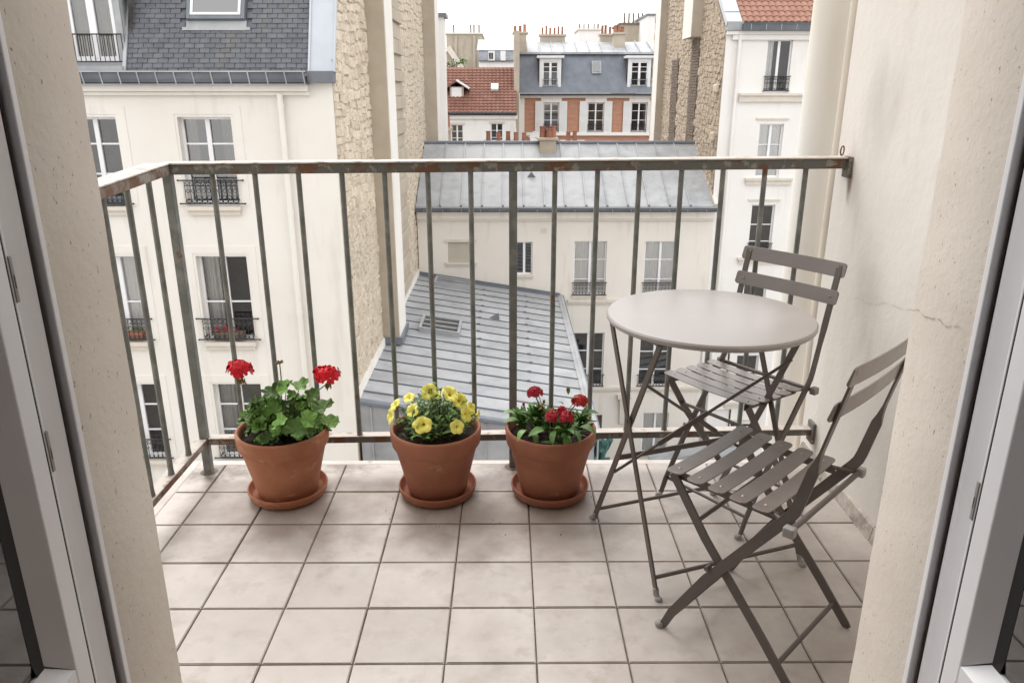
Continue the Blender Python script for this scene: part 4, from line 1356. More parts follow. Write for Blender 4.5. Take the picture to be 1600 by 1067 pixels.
# window boxes on the left house
def window_box(x0, x1, z, y, mat, lab, lab2, seed, leafm, dens=26):
    m = MB(); m.box(x0, x1, y-.09, y+.09, z, z+.16); m.box(x0-.01, x1+.01, y-.10, y+.10, z+.14, z+.17)
    tag(m.build('window_box', mat, bevel=.005), lab, 'planter', 'window boxes')
    r_ = random.Random(seed)
    t = thing('window_plant', lab2, 'plant', ((x0+x1)/2, y, z+.17))
    me = blade_leaf('leaf', 1.0, .45, leafm, .6, .2, 4)
    for k in range(dens):
        p_ = Vector((r_.uniform(x0+.03,x1-.03), y+r_.uniform(-.06,.06), z+.17+r_.uniform(0,.10)))
        S = r_.uniform(.07,.13)
        put('leaf', me, p_, t, aimx((r_.uniform(-1,1), r_.uniform(-1,.4), r_.uniform(-.3,1.2)), r_.uniform(-1,1)), (S,S,S))
window_box(-8.25, -7.55, rows[0][0]+.02, YL+.05, M['zinc_d'], 'dark window box behind the guard rail of the upper left window', 'yellow green plant on the sill of the upper left window', 5, M['yellowgreen'], 34)
window_box(-8.2, -7.6, rows[1][0]+.02, YL+.05, M['pot'], 'orange window box behind the lower guard rail at the far left', 'dark green plant in the orange window box', 6, M['leaf2'], 24)
window_box(-6.1, -5.5, rows[1][0]+.02, YL+.05, M['soot'], 'brown window box behind the guard rail of the curtained window', 'low reddish plant in the brown window box', 9, M['crimson'], 14)

# ------------------------------------------------------------------ gable wall of rough stone beside the left house
lg = thing('stone_gable', 'tall pale rubble stone gable wall with flues on the left', 'wall', (XG, 22, GZ))
m = MB()
TOPZ = 7.5
pts = [(YL+.003, GZ), (YL+.003, 1.60), (YL+.05, 1.70), (YL+2.6, TOPZ), (33.0, TOPZ), (33.0, GZ)]
m.add([(XG,y,z) for y,z in pts] + [(XG-.5,y,z) for y,z in pts], [tuple(range(6))] + [tuple(range(11,5,-1))] + [(i,(i+1)%6,6+(i+1)%6,6+i) for i in range(6)])
m.build('mortar_bed', M['mortar'], lg)
def keepL(y, z): return not (21.6 < y < 24.9) and z < 1.55 + max(0,(y-YL-.1))*2.15 and z > -5.2
rubble(lg, XG, 1, YL+.05, 18.9, -5.1, 4.6, M['stone'], (.13,.23), (.24,.55), single=300, keep=keepL, depth=.034)
rubble(lg, XG, 1, 20.1, 31.4, -5.1, 7.4, M['stone'], (.16,.28), (.35,.8), keep=keepL, depth=.034)
# quoin strip of the facade corner
# toothed recess between the flues
m = MB()
z = -5.0
k = 0
while z < 7.3:
    h = rng.uniform(.28,.5)
    m.box(XG-.02, XG + (.09 if k % 2 else .02), 21.7, 24.8, z, z+h-.05)
    z += h; k += 1
m.build('toothing_stones', M['tan_r'], lg, bevel=.015)
def flue(x0, x1, y0, y1, z0, z1, parent, fm, sm, sgn):
    a = MB(); a.box(min(x0,x1), max(x0,x1), y0, y1, z0, z1)
    f_ = a.build('flue', fm, parent, bevel=.012)
    b = MB()
    xs = x1 + sgn*.012
    b.box(min(x1+sgn*.001,xs), max(x1+sgn*.001,xs), y0+.03, y1, z0, z1)
    b.build('render_face', sm, f_)
    return f_
flue(XG-.02, -2.85, 18.9, 20.15, -4.86, 7.5, lg, M['tan_r'], M['cream'], 1)
flue(XG-.02, -2.80, 31.4, 33.0, -.62, 7.5, lg, M['tan_r'], M['cream'], 1)
m = MB()
m.box(-3.28, -2.78, 18.82, 18.898, -4.95, -4.78); m.box(-2.836, -2.77, 18.9, 20.2, -4.95, -4.78)
m.build('lead_apron', M['zinc_d'], lg)

# ------------------------------------------------------------------ low annex with standing seam zinc roof
an = thing('zinc_annex', 'low annex with grey standing seam zinc roof below the balcony', 'building', (-.7, 20, GZ))
AX0, AX1, AY0, AY1 = XG+.06, 1.90, YL+.15, 26.95
AZ0, AZ1 = -4.98, -5.80
def az(x): return AZ0 + (AZ1-AZ0)*(x-AX0)/(AX1-AX0)
m = MB()
m.add([(AX0,AY0,az(AX0)),(AX1,AY0,az(AX1)),(AX1,AY1,az(AX1)),(AX0,AY1,az(AX0)),
       (AX0,AY0,az(AX0)-.12),(AX1,AY0,az(AX1)-.12),(AX1,AY1,az(AX1)-.12),(AX0,AY1,az(AX0)-.12)],
      [(0,1,2,3),(7,6,5,4),(0,4,5,1),(1,5,6,2),(2,6,7,3),(3,7,4,0)])
ar = m.build('roof', M['zinc'], an)
sv = Vector((AX1-AX0,0,AZ1-AZ0)).normalized(); svn = Vector((-sv.z,0,sv.x))
y = AY0 + .45
while y < AY1-.2:
    # seam plus the slight step of each tray
    m = MB()
    p = Vector((AX0+.02,y,az(AX0+.02)+.018)); q = Vector((AX1-.02,y,az(AX1-.02)+.018))
    m.bar(p, q, .022, .040, (0,1,0))
    m.build('seam', M['zinc_d'], ar)
    m = MB()
    vs = [Vector((x_,y_,az(x_)+h_)) for y_, h_ in ((y+.035,.004),(y+.66,.016)) for x_ in (AX0+.02,AX1-.01)]
    m.add(vs, [(0,1,3,2)])
    m.build('tray', M['zinc'], ar)
    for xx in (-.9+rng.uniform(-.05,.05), .55+rng.uniform(-.1,.1)):
        MB().box(xx, xx+.10, y-.022, y+.022, az(xx)+.036, az(xx)+.052).build('clip', M['zinc_d'], ar)
    y += .695
m = MB()
m.tube([(AX1+.05,AY0-.05,az(AX1)-.02),(AX1+.05,AY1,az(AX1)-.02)], .085, 12)
m.bar((AX1-.03,AY0-.04,az(AX1)+.03),(AX1-.03,AY1,az(AX1)+.03), .10, .03, (1,0,0))
m.build('gutter', M['zinc'], an, smooth=50)
MB().box(AX1+.10, AX1+.15, AY0-.05, AY1, az(AX1)-.16, az(AX1)+.03).build('gutter_lip', M['zinc_d'], an)
m = MB()
m.bar((AX0-.02,AY0,az(AX0)+.10),(AX0-.02,18.8,az(AX0)+.10), .07, .22, (1,0,0)); m.bar((AX0-.02,20.2,az(AX0)+.10),(AX0-.02,AY1,az(AX0)+.10), .07, .22, (1,0,0))
m.build('wall_flashing', M['cream'], an)
m = MB()
m.bar((AX0,AY1-.05,az(AX0)+.06),(AX1,AY1-.05,az(AX1)+.06), .05, .12, (0,1,0))
m.build('back_flashing', M['zinc_d'], an)
# zinc clad front wall with standing seams and rounded ridge at its top
m = MB()
m.add([(AX0,AY0-.02,az(AX0)-.05),(AX1,AY0-.02,az(AX1)-.05),(AX1,AY0-.02,GZ),(AX0,AY0-.02,GZ)], [(3,2,1,0)])
m.quad((AX1,AY0-.02,GZ),(AX1,AY1,GZ),(AX1,AY1,az(AX1)-.1),(AX1,AY0-.02,az(AX1)-.1))
cl = m.build('zinc_wall', M['zinc'], an)
for k in range(9):
    x = AX0+.25+k*.62
    MB().box(x-.018, x+.018, AY0-.055, AY0-.021, GZ, az(x)-.12).build('seam', M['zinc'], cl)
m = MB(); m.bar((AX0,AY0-.03,az(AX0)-.03),(AX1+.02,AY0-.03,az(AX1)-.03), .16, .11, (0,1,0)); m.build('ridge_roll', M['zinc_d'], an, bevel=.03)
# skylights and vent
def roof_light(x0, x1, y0, y1, lab):
    m = MB()
    def b3(x0,x1,y0,y1,h0,h1,mm):
        vs = [Vector((x_,y_,az(x_)+h_)) for h_ in (h0,h1) for x_, y_ in ((x0,y0),(x1,y0),(x1,y1),(x0,y1))]
        mm.add(vs, [(3,2,1,0),(4,5,6,7),(0,1,5,4),(1,2,6,5),(2,3,7,6),(3,0,4,7)])
    b3(x0,x1,y0,y0+.07,0,.17,m); b3(x0,x1,y1-.07,y1,0,.17,m); b3(x0,x0+.07,y0+.07,y1-.07,0,.168,m); b3(x1-.07,x1,y0+.07,y1-.07,0,.168,m)
    for t in (.33,.66): b3(x0+.07,x1-.07,y0+(y1-y0)*t-.02,y0+(y1-y0)*t+.02,.1,.165,m)
    s_ = m.build('skylight', M['zinc'], an, bevel=.006)
    m = MB(); b3(x0+.06,x1-.06,y0+.06,y1-.06,.10,.12,m); m.build('pane', M['skyglass'], s_)
    m = MB(); b3(x0+.06,x1-.06,y0+.06,y1-.06,.02,.03,m); m.build('white_backing', M['curtain'], s_)
a_ = at(656, 512, Z=-5.05); b_ = at(720, 512, Z=-5.15)
roof_light(a_.x, b_.x, a_.y-.3, a_.y+1.0, '')
a_ = at(680, 438, Z=-5.0)
roof_light(a_.x, a_.x+1.35, a_.y-.5, a_.y+.45, '')
c = at(772, 497, Z=-5.4)
m = MB(); m.add([(c.x-.17,c.y,az(c.x-.17)),(c.x+.17,c.y-.17,az(c.x+.17)),(c.x+.17,c.y+.17,az(c.x+.17)),(c.x+.14,c.y,az(c.x)+.2)], [(0,1,3),(1,2,3),(2,0,3)])
m.build('roof_vent', M['zinc_d'], an)

# ------------------------------------------------------------------ middle house: cream facade, zinc roof
YM = 27.0
mh = thing('middle_house', 'cream house with grey zinc roof facing the balcony across the court', 'building', (2, YM, GZ))
def F(Y): return lambda u, v: at(u, v, Y=Y)
f = F(YM)
def hole(f, u0, u1, v0, v1):
    vm = (v0+v1)/2
    a, b = f(u0, vm), f(u1, vm)
    return (round(a.x,3), round(b.x,3), round(f((u0+u1)/2, v1).z,3), round(f((u0+u1)/2, v0).z,3))
hs = dict(a=hole(f,700,741,378,410), b=hole(f,806,832,378,430), c=hole(f,896,947,377,462), d=hole(f,1006,1056,377,462),
          e=hole(f,894,943,520,604), g=hole(f,998,1047,522,604), h=hole(f,1003,1043,645,708), i=hole(f,924,940,648,700), j=hole(f,1092,1140,525,604), k=hole(f,1096,1140,640,700))
m = MB()
MX0, MX1 = XG+.055, 7.37
facade(m, MX0, MX1, GZ, -2.95, YM, list(hs.values()), .18)
m.quad((MX1,YM,GZ),(MX1,YM+7,GZ),(MX1,YM+7,-2.95),(MX1,YM,-2.95))
m.build('wall', M['cream2'], mh)
for key, bars, cur in (('b',(), 'none'),('c',(.30,.66),'net'),('d',(.30,.66),'net'),('e',(.32,.66),'none'),('g',(.32,.66),'none'),('h',(.5,),'net'),('j',(.32,.66),'none'),('k',(.5,),'net')):
    a, b, c, d = hs[key]
    wn_ = window(mh, a, b, c, d, YM+.10, bars, cur)
    sill(wn_, a, b, c, YM, .14, .08, .05)
    if key in 'cdegj': guard(wn_, a, b, c+.03, c+.50, YM-.04, 10, over=.03)
a, b, c, d = hs['a']
m = MB(); m.box(a+.002, b-.002, YM+.06, YM+.1, c+.002, d-.002)
for k in range(12):
    z = c + (d-c)*(k+.5)/12
    m.box(a+.02, b-.02, YM+.045, YM+.0595, z-.022, z+.022)
rb = m.build('roller_blind', M['roller'], mh); sill(rb, a, b, c, YM, .16, .08, .1)
m = MB(); m.box(a-.1,b+.1,YM-.06,YM-.002,d+.0,d+.08); m.build('lintel', M['sill'], rb)
a, b, c, d = hs['i']
MB().box(a+.002,b-.002,YM+.12,YM+.17,c+.002,d-.002).build('door', M['soot'], mh)
for v in (470, 606):
    m = MB()
    z = f(980, v).z
    m.box(AX1+.3, MX1, YM-.09, YM-.002, z-.06, z+.06); m.box(AX1+.3, MX1, YM-.05, YM-.002, z-.14, z-.061)
    m.build('string_course', M['sill'], mh, bevel=.01)
m = MB()                                    # carved bracket under the lower string course
p = f(975, 616)
m.box(p.x-.26, p.x+.26, YM-.22, YM-.002, p.z-.12, p.z)
m.add([(p.x-.18,YM-.002,p.z-.12),(p.x+.18,YM-.002,p.z-.12),(p.x+.18,YM-.2,p.z-.12),(p.x-.18,YM-.2,p.z-.12),(p.x-.14,YM-.002,p.z-1.25),(p.x+.14,YM-.002,p.z-1.25),(p.x+.14,YM-.09,p.z-1.2),(p.x-.14,YM-.09,p.z-1.2),
       (p.x+.16,YM-.12,p.z-.62),(p.x-.16,YM-.12,p.z-.62)], [(0,4,7,9,3),(1,2,8,6,5),(3,9,8,2),(9,7,6,8),(4,5,6,7)])
m.build('corbel', M['sill'], mh)
p = f(850, 361)
MB().box(p.x-.11, p.x+.11, YM-.02, YM+.04, p.z-.09, p.z+.09).build('vent_grille', M['sill'], mh)
m = MB()
m.box(MX0, MX1, YM-.20, YM+.1, -2.94, -2.70); m.box(MX0, MX1, YM-.12, YM+.1, -3.02, -2.941)
m.box(MX0, MX1, YM-.30, YM+.1, -2.69, -2.63)
m.build('cornice', M['cream2'], mh, bevel=.012)
ZE, ZRG, YRG = -2.50, -.56, 30.3
m = MB()
m.quad((MX0,YM-.28,ZE),(MX1-.06,YM-.28,ZE),(MX1-.06,YRG,ZRG),(MX0,YRG,ZRG))
m.quad((MX0,YRG,ZRG),(MX1-.06,YRG,ZRG),(MX1-.06,YRG+4,ZRG-2.2),(MX0,YRG+4,ZRG-2.2))
mr = m.build('roof', M['zinc'], mh)
x = f(689,326).x
sd3 = Vector((0, YRG-(YM-.28), ZRG-ZE)); sn3 = Vector((0,-sd3.z,sd3.y)).normalized()
while x < MX1-.2:
    m = MB()
    p = Vector((x,YM-.28,ZE)) + sn3*.02; q = Vector((x,YRG,ZRG)) + sn3*.02
    m.bar(p, q, .04, .05, (1,0,0))
    s_ = m.build('seam', M['zinc'], mr)
    MB().box(x-.03,x+.03,YM-.33,YM-.25,ZE-.01,ZE+.07).build('seam_end', M['zinc_d'], s_)
    x += .735
m = MB()
m.bar(Vector((MX0,YM-.28,ZE)).lerp(Vector((MX0,YRG,ZRG)),.66)+sn3*.004, Vector((MX1-.1,YM-.28,ZE)).lerp(Vector((MX1-.1,YRG,ZRG)),.66)+sn3*.004, .02, .012, (0,0,1))
m.build('cross_joint', M['zinc'], mr)
m = MB(); m.tube([(MX0,YRG,ZRG+.03),(MX1-.06,YRG,ZRG+.03)], .07, 10); m.build('ridge_roll', M['zinc_d'], mr, smooth=60)
m = MB()
m.tube([(MX0,YM-.40,ZE-.09),(MX1+.01,YM-.40,ZE-.09)], .085, 12)
m.box(MX0, MX1+.01, YM-.34, YM-.25, ZE-.06, ZE-.005)
gt = m.build('gutter', M['gutter'], mh, smooth=50)
MB().box(MX0, MX1+.01, YM-.505, YM-.475, ZE-.02, ZE+.012).build('gutter_rim', M['zinc'], gt)
x = MX0+.3
while x < MX1:
    MB().tube([(x+.0,YM-.40+.09*math.cos(a),ZE-.09+.09*math.sin(a)) for a in (3.0,3.6,4.2,4.8)], .012, 5).build('bracket', M['zinc'], gt)
    x += .66
m = MB(); m.bar((MX1-.02,YM-.30,ZE+.06),(MX1-.02,YRG,ZRG+.06), .14, .10, (1,0,0)); m.build('verge', M['sill'], mr)
# little chapel vent and snow hook
c = Vector((f(832,288).x, 0, 0)); t = .44
p = Vector((c.x, YM-.28, ZE)).lerp(Vector((c.x, YRG, ZRG)), t)
MB().add([p+Vector((-.16,0,.0)),p+Vector((.16,0,.0)),p+Vector((0,-.02,.18)),p+Vector((0,.45,.2))], [(0,1,2),(1,3,2),(3,0,2)]).build('roof_vent', M['zinc_d'], mr)
# chimney on the ridge with pots
f2 = F(30.0)
a, b = f2(843, 230), f2(868, 230)
tz = f2(855, 219).z
m = MB(); m.box(a.x, b.x, 29.7, 30.5, -1.3, tz); m.box(a.x-.09, b.x+.09, 29.62, 30.58, tz+.001, tz+.09)
ch = m.build('chimney', M['tan_r'], mh, bevel=.015)
chimney_pots(ch, [(a.x+.12,30.1,tz+.09),(a.x+.36,29.95,tz+.09),(b.x-.10,30.1,tz+.09)], .13, .38)
MB().lathe([(.15,0),(.17,.10),(.13,.14),(.13,.25),(.17,.27),(.0001,.33)], ((a.x+b.x)/2+.05, 30.25, tz+.09), 12).build('cowl', M['black_iron'], ch, smooth=40)
# stacks of pots behind the ridge
f3 = F(31.8)
for u0, u1, us, v in ((756,820,(763,779,794,806,819),222), (878,912,(888,898),222)):
    a, b = f3(u0, v), f3(u1, v)
    m = MB(); m.box(a.x, b.x, 31.6, 32.2, -3, a.z-.02); m.box(a.x-.06,b.x+.06,31.54,32.26,a.z-.019,a.z+.05)
    ch = m.build('chimney', M['zinc_d'] if u0 < 800 else M['tan_r'], mh)
    chimney_pots(ch, [(f3(u,v).x, 31.9, a.z+.05) for u in us], .10, .36)
# satellite dish
p = f3(838, 216)
m = MB(); m.lathe([(.0001,-.06),(.15,-.045),(.28,.0),(.29,.01)], (0,0,0), 20)
o = put('satellite_dish', m.mesh('satellite_dish', M['shutter'], 60), p, None, rot=(RAD(75),0,RAD(20)))
tag(o, 'white round satellite dish left of the ridge chimney', 'satellite dish')
MB().tube([p+Vector((0,.02,0)), p+Vector((0,.25,-.9))], .02, 6).build('mast', M['antenna'], o)

# ------------------------------------------------------------------ right house: white facade, orange tile roof, brown gable
YR = 27.1
XR = 7.30
rh = thing('right_house', 'white rendered house with orange tiled roof on the right', 'building', (10, YR, GZ))
f = F(YR)
hr = [hole(f,1192,1233,62,145), hole(f,1179,1225,194,278), hole(f,1170,1216,320,402)]
dz = hr[2][2]-hr[1][2]
for k in range(1,4): hr.append((hr[2][0],hr[2][1],hr[2][2]+dz*k,hr[2][3]+dz*k))
wd = .5*(hr[0][1]-hr[0][0]); xc = (hr[1][0]+hr[1][1])/2
hr = [(xc-.42, xc+.42, h[2], h[3]) for h in hr]
hr2 = [(a+2.6,b+2.6,c,d) for a,b,c,d in hr]
m = MB()
ZTOP = f(1200, 50).z
facade(m, XR+.006, 14, GZ, ZTOP, YR, hr+hr2, .2)
m.build('wall', M['white_r'], rh)
for n_, (a,b,c,d) in enumerate(hr+hr2):
    wn_ = window(rh, a, b, c, d, YR+.10, () if n_ == 0 else (.30,.62), 'side' if n_ == 0 else ('net' if n_ == 1 else 'none'))
    if n_ in (0, 2): guard(wn_, a, b, c+.05, c+.52, YR-.05, 9, over=.02)
    m = MB()
    if n_ == 0:
        m.box(XR+.6, 14, YR-.16, YR-.002, c-.10, c-.02); m.box(XR+.6, 14, YR-.10, YR-.002, c-.30, c-.101)
    else:
        m.box(a-.35, b+.5, YR-.12, YR-.002, c-.09, c-.01); m.box(a-.3, b+.45, YR-.07, YR-.002, c-.24, c-.091)
        MB().box(a-.15, b+.15, YR-.05, YR-.002, d+.14, d+.20).build('lintel', M['sill'], wn_)
    m.build('sill', M['sill'], wn_)
m = MB(); m.box(XR, 14, YR-.16, YR+.02, ZTOP-.10, ZTOP+.02); m.box(XR+.2, 14, YR-.10, YR-.002, ZTOP-.26, ZTOP-.101)
m.build('cornice', M['white_r'], rh, bevel=.01)
zg = f(1200, 38).z
m = MB(); m.box(XR+.45, 14, YR-.34, YR-.05, ZTOP+.021, zg-.02); m.box(XR+.45,14,YR-.36,YR-.33,zg-.02,zg+.02)
gt = m.build('gutter', M['gutter'], rh)
for k in range(12): MB().box(XR+.7+k*.5,XR+.72+k*.5,YR-.355,YR-.342,ZTOP+.03,zg).build('bracket', M['zinc'], gt)
MB().box(XR-.02, XR+.5, YR-.22, YR+.1, ZTOP+.021, zg+.06).build('gutter_end', M['zinc'], rh, bevel=.01)
m = MB(); m.tube([(XR+.45,YR-.10,ZTOP-.1),(XR+.45,YR-.08,GZ)], .055, 12); m.build('downpipe', M['white_r'], rh, smooth=50)
# tiled roof slope: rows of curved tiles joined
RSL = Vector((0,.80,.60)); RS0 = Vector((0,YR-.05,zg+.02)); RSN = Vector((0,-.60,.80))
def rs(x, s, n): return Vector((x,0,0)) + RS0 + RSL*s + RSN*n
m = MB(); m.quad(rs(XR+.45,0,0), rs(14,0,0), rs(14,5,0), rs(XR+.45,5,0))
rr_ = m.build('roof', M['orangetile'], rh)
m = MB()
s = 0
while s < 4.8:
    x = XR+.47
    while x < 11.2:
        w_ = .22
        vs = []
        for (dx, dn) in ((0,.01),(.05,.05),(.11,.065),(.17,.05),(.22,.01)):
            vs += [rs(x+dx, s, dn+.035), rs(x+dx, s+.36, dn+.005)]
        fs = [(2*i,2*i+2,2*i+3,2*i+1) for i in range(4)]
        fs.append((0,2,4,6,8))
        m.add(vs, fs)
        x += w_
    s += .30
tag(m.build('roof_tiles', M['orangetile'], rr_), kind='stuff')
m = MB()
vs = [rs(x,s_,n_) for s_ in (-.05,5) for x, n_ in ((XR-.04,-.1),(XR+.46,-.1),(XR+.46,.10),(XR-.04,.10))]
m.add(vs, [(0,1,2,3),(7,6,5,4),(0,4,5,1),(1,5,6,2),(2,6,7,3),(3,7,4,0)])
m.build('verge', M['zinc_l'], rh)
for k in range(5):
    p = rs(XR-.04, .5+k*.9, .11); q = rs(XR+.46, .5+k*.9, .11)
    MB().bar(p, q, .03, .015, RSL).build('seam', M['zinc'], rh)
# brown rubble gable
rg = thing('stone_gable', 'brown rubble stone gable with sooty flue traces on the right', 'wall', (XR, 33, GZ))
m = MB()
pts = [(YR+.003, GZ), (YR+.003, zg-.3), (YR+5.0, zg+3.6), (40.3, zg+3.6), (40.3, 2.0), (40.3, GZ)]
m.add([(XR,y,z) for y,z in pts] + [(XR+.5,y,z) for y,z in pts], [tuple(range(5,-1,-1))] + [tuple(range(6,12))] + [(6+i,6+(i+1)%6,(i+1)%6,i) for i in range(6)])
m.build('mortar_bed', M['mortar_r'], rg)
tr1 = (30.6, 31.9, -.6, 3.2)     # soot trace under the short flue
tr2 = (34.0, 35.3, -1.2, 2.6)
def keepR(y, z):
    if z > zg - .35 + max(0,(y-YR-.05))*.74: return False
    for a,b,c,d in (tr1,tr2):
        if a < y < b and c < z < d: return False
    return True
rubble(rg, XR, -1, YR+.08, 37.2, -3.4, 6.6, M['stone_r'], (.13,.22), (.22,.5), single=0, keep=keepR, depth=.035)
rubble(rg, XR, -1, 38.3, 40.2, -2.0, 5.0, M['stone_r'], (.2,.3), (.4,.8), keep=keepR, depth=.05)
for a,b,c,d in (tr1,tr2):
    m = MB()
    z = c
    while z < d:
        sh = (z-c)*(.0 if (a,b,c,d) == tr1 else -.12)
        m.box(XR-.03-rng.uniform(0,.035), XR+.02, a-sh*.3, b-sh*.3, z, z+.085)
        z += .105
    m.build('flue_trace', M['soot'], rg)
flue(XR+.02, 6.97, 37.2, 38.3, -3, 8, rg, M['tan_r'], M['cream'], -1)
f1_ = flue(XR+.02, 6.90, 30.5, 32.0, 3.3, 8, rg, M['tan_r'], M['cream'], -1)
m = MB(); m.box(6.85, XR-.001, 30.4, 32.1, -.78, -.62); m.add([(6.95,30.6,-.78),(XR,30.6,-.78),(XR,31.8,-.78),(6.95,31.8,-.78),(XR,30.6,-1.3),(XR,31.8,-1.3)],[(0,3,5,4),(0,4,1),(3,2,5)])
m.build('ledge', M['tan_r'], rg)
for z in (1.3, -.3, -1.3):
    MB().box(XR-.16, XR, YR+.25, YR+.62, z, z+.30).build('tusk_stone', M['stone'], rg, bevel=.06)

# ------------------------------------------------------------------ things down in the court
a, b = at(1080,720,Y=21), at(1200,615,Y=24)
m = MB()
gx0, gx1, gy0, gy1 = 5.0, 8.2, 20.5, 24.5
gz0, gz1 = -11.0, -10.2
m.add([(gx0,gy0,gz0),(gx1,gy0,gz1),(gx1,gy1,gz1),(gx0,gy1,gz0),(gx0,gy0,gz0-.06),(gx1,gy0,gz1-.06),(gx1,gy1,gz1-.06),(gx0,gy1,gz0-.06)],
      [(0,1,2,3),(7,6,5,4),(0,4,5,1),(1,5,6,2),(2,6,7,3),(3,7,4,0)])
cv = thing('court_canopy', 'white sloping canopy roof in the court below the chairs', 'canopy', (6.6,22.5,GZ))
m.build('canopy_sheet', M['zinc'], cv)
for k in range(6):
    y_ = gy0+.1+k*.76
    MB().bar((gx0,y_,gz0+.03),(gx1,y_,gz1+.03), .05, .05, (0,1,0)).build('glazing_bar', M['antenna'], cv)
for x_, z_ in ((gx0+.1,gz0-.1),(gx1-.1,gz1-.1)):
    for y_ in (gy0+.1, gy1-.1):
        MB().box(x_-.05,x_+.05,y_-.05,y_+.05,GZ,z_).build('post', M['antenna'], cv)
p = at(938, 712, Y=22)
m = MB()
r_ = random.Random(4)
for k in range(9):
    q = p + Vector((r_.uniform(-.25,.25), r_.uniform(-.3,.3), r_.uniform(-.5,.3)))
    m.tube([q, q+Vector((r_.uniform(-.2,.2),.1,.3)), q+Vector((r_.uniform(-.3,.3),.2,-.6))], [.08,.12,.05], 7)
m.box(p.x-.35,p.x+.35,p.y-.3,p.y+.3,GZ,p.z-.2)
tag(m.build('tarp_heap', M['teal'], smooth=50), 'crumpled teal tarpaulin beside the annex gutter', 'tarpaulin')

# ------------------------------------------------------------------ red tiled house beyond the ridge
YT = 46.0
th = thing('red_roof_house', 'white house with red tiled roof and small dormer', 'building', (-2, YT, GZ))
f = F(YT)
x0, x1 = f(640,180).x, f(806,180).x
zgut, zr = f(750,177).z, F(49.5)(750,107).z
ha = [hole(f,705,724,195,230), hole(f,767,786,193,230)]
m = MB(); facade(m, x0, x1, GZ, zgut-.05, YT, ha, .2); m.quad((x1,YT,GZ),(x1,YT+5,GZ),(x1,YT+5,zgut),(x1,YT,zgut))
m.build('wall', M['white_r'], th)
for h in ha:
    wn_ = window(th, *h, YT+.08, (.4,.7), 'none', simple=False)
    MB().box(h[0]-.1,h[1]+.1,YT-.05,YT-.002,h[3]+.0,h[3]+.12).build('lintel', M['sill'], wn_)
sl = Vector((0,3.5,zr-zgut)); ln = sl.length; sl.normalize(); nn = Vector((0,-sl.z,sl.y))
o0 = Vector((0,YT-.15,zgut))
m = MB(); m.quad(Vector((x0,0,0))+o0, Vector((x1,0,0))+o0, Vector((x1-.1,0,0))+o0+sl*ln, Vector((x0,0,0))+o0+sl*ln)
m.quad(Vector((x0,0,0))+o0+sl*ln, Vector((x1-.1,0,0))+o0+sl*ln, (x1,YT+9,zgut), (x0,YT+9,zgut))
rr_ = m.build('roof', M['redtile'], th)
m = MB()
s = 0.0
rw = 0
while s < ln-.05:
    x = x0
    while x < x1-.1:
        w_ = .24
        b = Vector((x,0,0))+o0+sl*s
        vs = []
        for dx, dn in ((0,.0),(.06,.045),(.12,.055),(.18,.045),(.24,.0)):
            vs += [b+Vector((dx,0,0))+nn*(dn+.05), b+Vector((dx,0,0))+sl*.33+nn*(dn*.6+.01)]
        m.add(vs, [(2*i,2*i+2,2*i+3,2*i+1) for i in range(4)] + [(0,2,4,6,8)])
        x += w_
    s += .27
tag(m.build('roof_tiles', M['redtile'], rr_), kind='stuff')
MB().tube([(x0,YT-.2,zgut-.03),(x1+.05,YT-.2,zgut-.03)], .09, 8).build('gutter', M['black_iron'], th)
m = MB(); m.box(x0,x1+.1,YT-.12,YT-.002,zgut-.32,zgut-.1); m.build('cornice', M['white_r'], th)
m = MB(); m.tube([(x1-.15,YT-.1,zgut-.5),(x1-.02,YT-.1,zgut-.9),(x1-.02,YT-.1,GZ)], .05, 6); m.build('downpipe', M['white_r'], th)
# dormer
a, b = f(701,145), f(723,145)
zb_, zt_ = F(47.2)(712,162).z, F(47.2)(712,136).z
m = MB(); yy = 47.0
m.box(a.x, b.x, yy, yy+1.6, zb_-.3, zt_)
dm = m.build('dormer', M['tan_r'], th)
MB().box(a.x+.10,b.x-.12,yy-.03,yy-.002,zb_,zt_-.05).build('shutter', M['shutter'], dm)
cx = (a.x+b.x)/2
m = MB()
for s_ in (-1,1):
    m.add([(cx,yy-.15,zt_+.38),(cx+s_*.75,yy-.15,zt_-.08),(cx+s_*.75,yy+2.2,zt_-.08),(cx,yy+2.2,zt_+.38),(cx,yy-.15,zt_+.28),(cx+s_*.75,yy-.15,zt_-.18),(cx+s_*.75,yy+2.2,zt_-.18),(cx,yy+2.2,zt_+.28)],
          [(0,1,2,3),(4,7,6,5),(0,4,5,1),(1,5,6,2)])
m.build('dormer_roof', M['redtile'], dm)
MB().tube([(cx,yy-.16,zt_+.37),(cx+.75,yy-.16,zt_-.10)], .07, 6).build('barge_board', M['shutter'], dm)
p = F(47.6)(773,137)
MB().obox(p, (.22,0,0), sl*.26, nn*.10).build('skylight', M['shutter'], th)

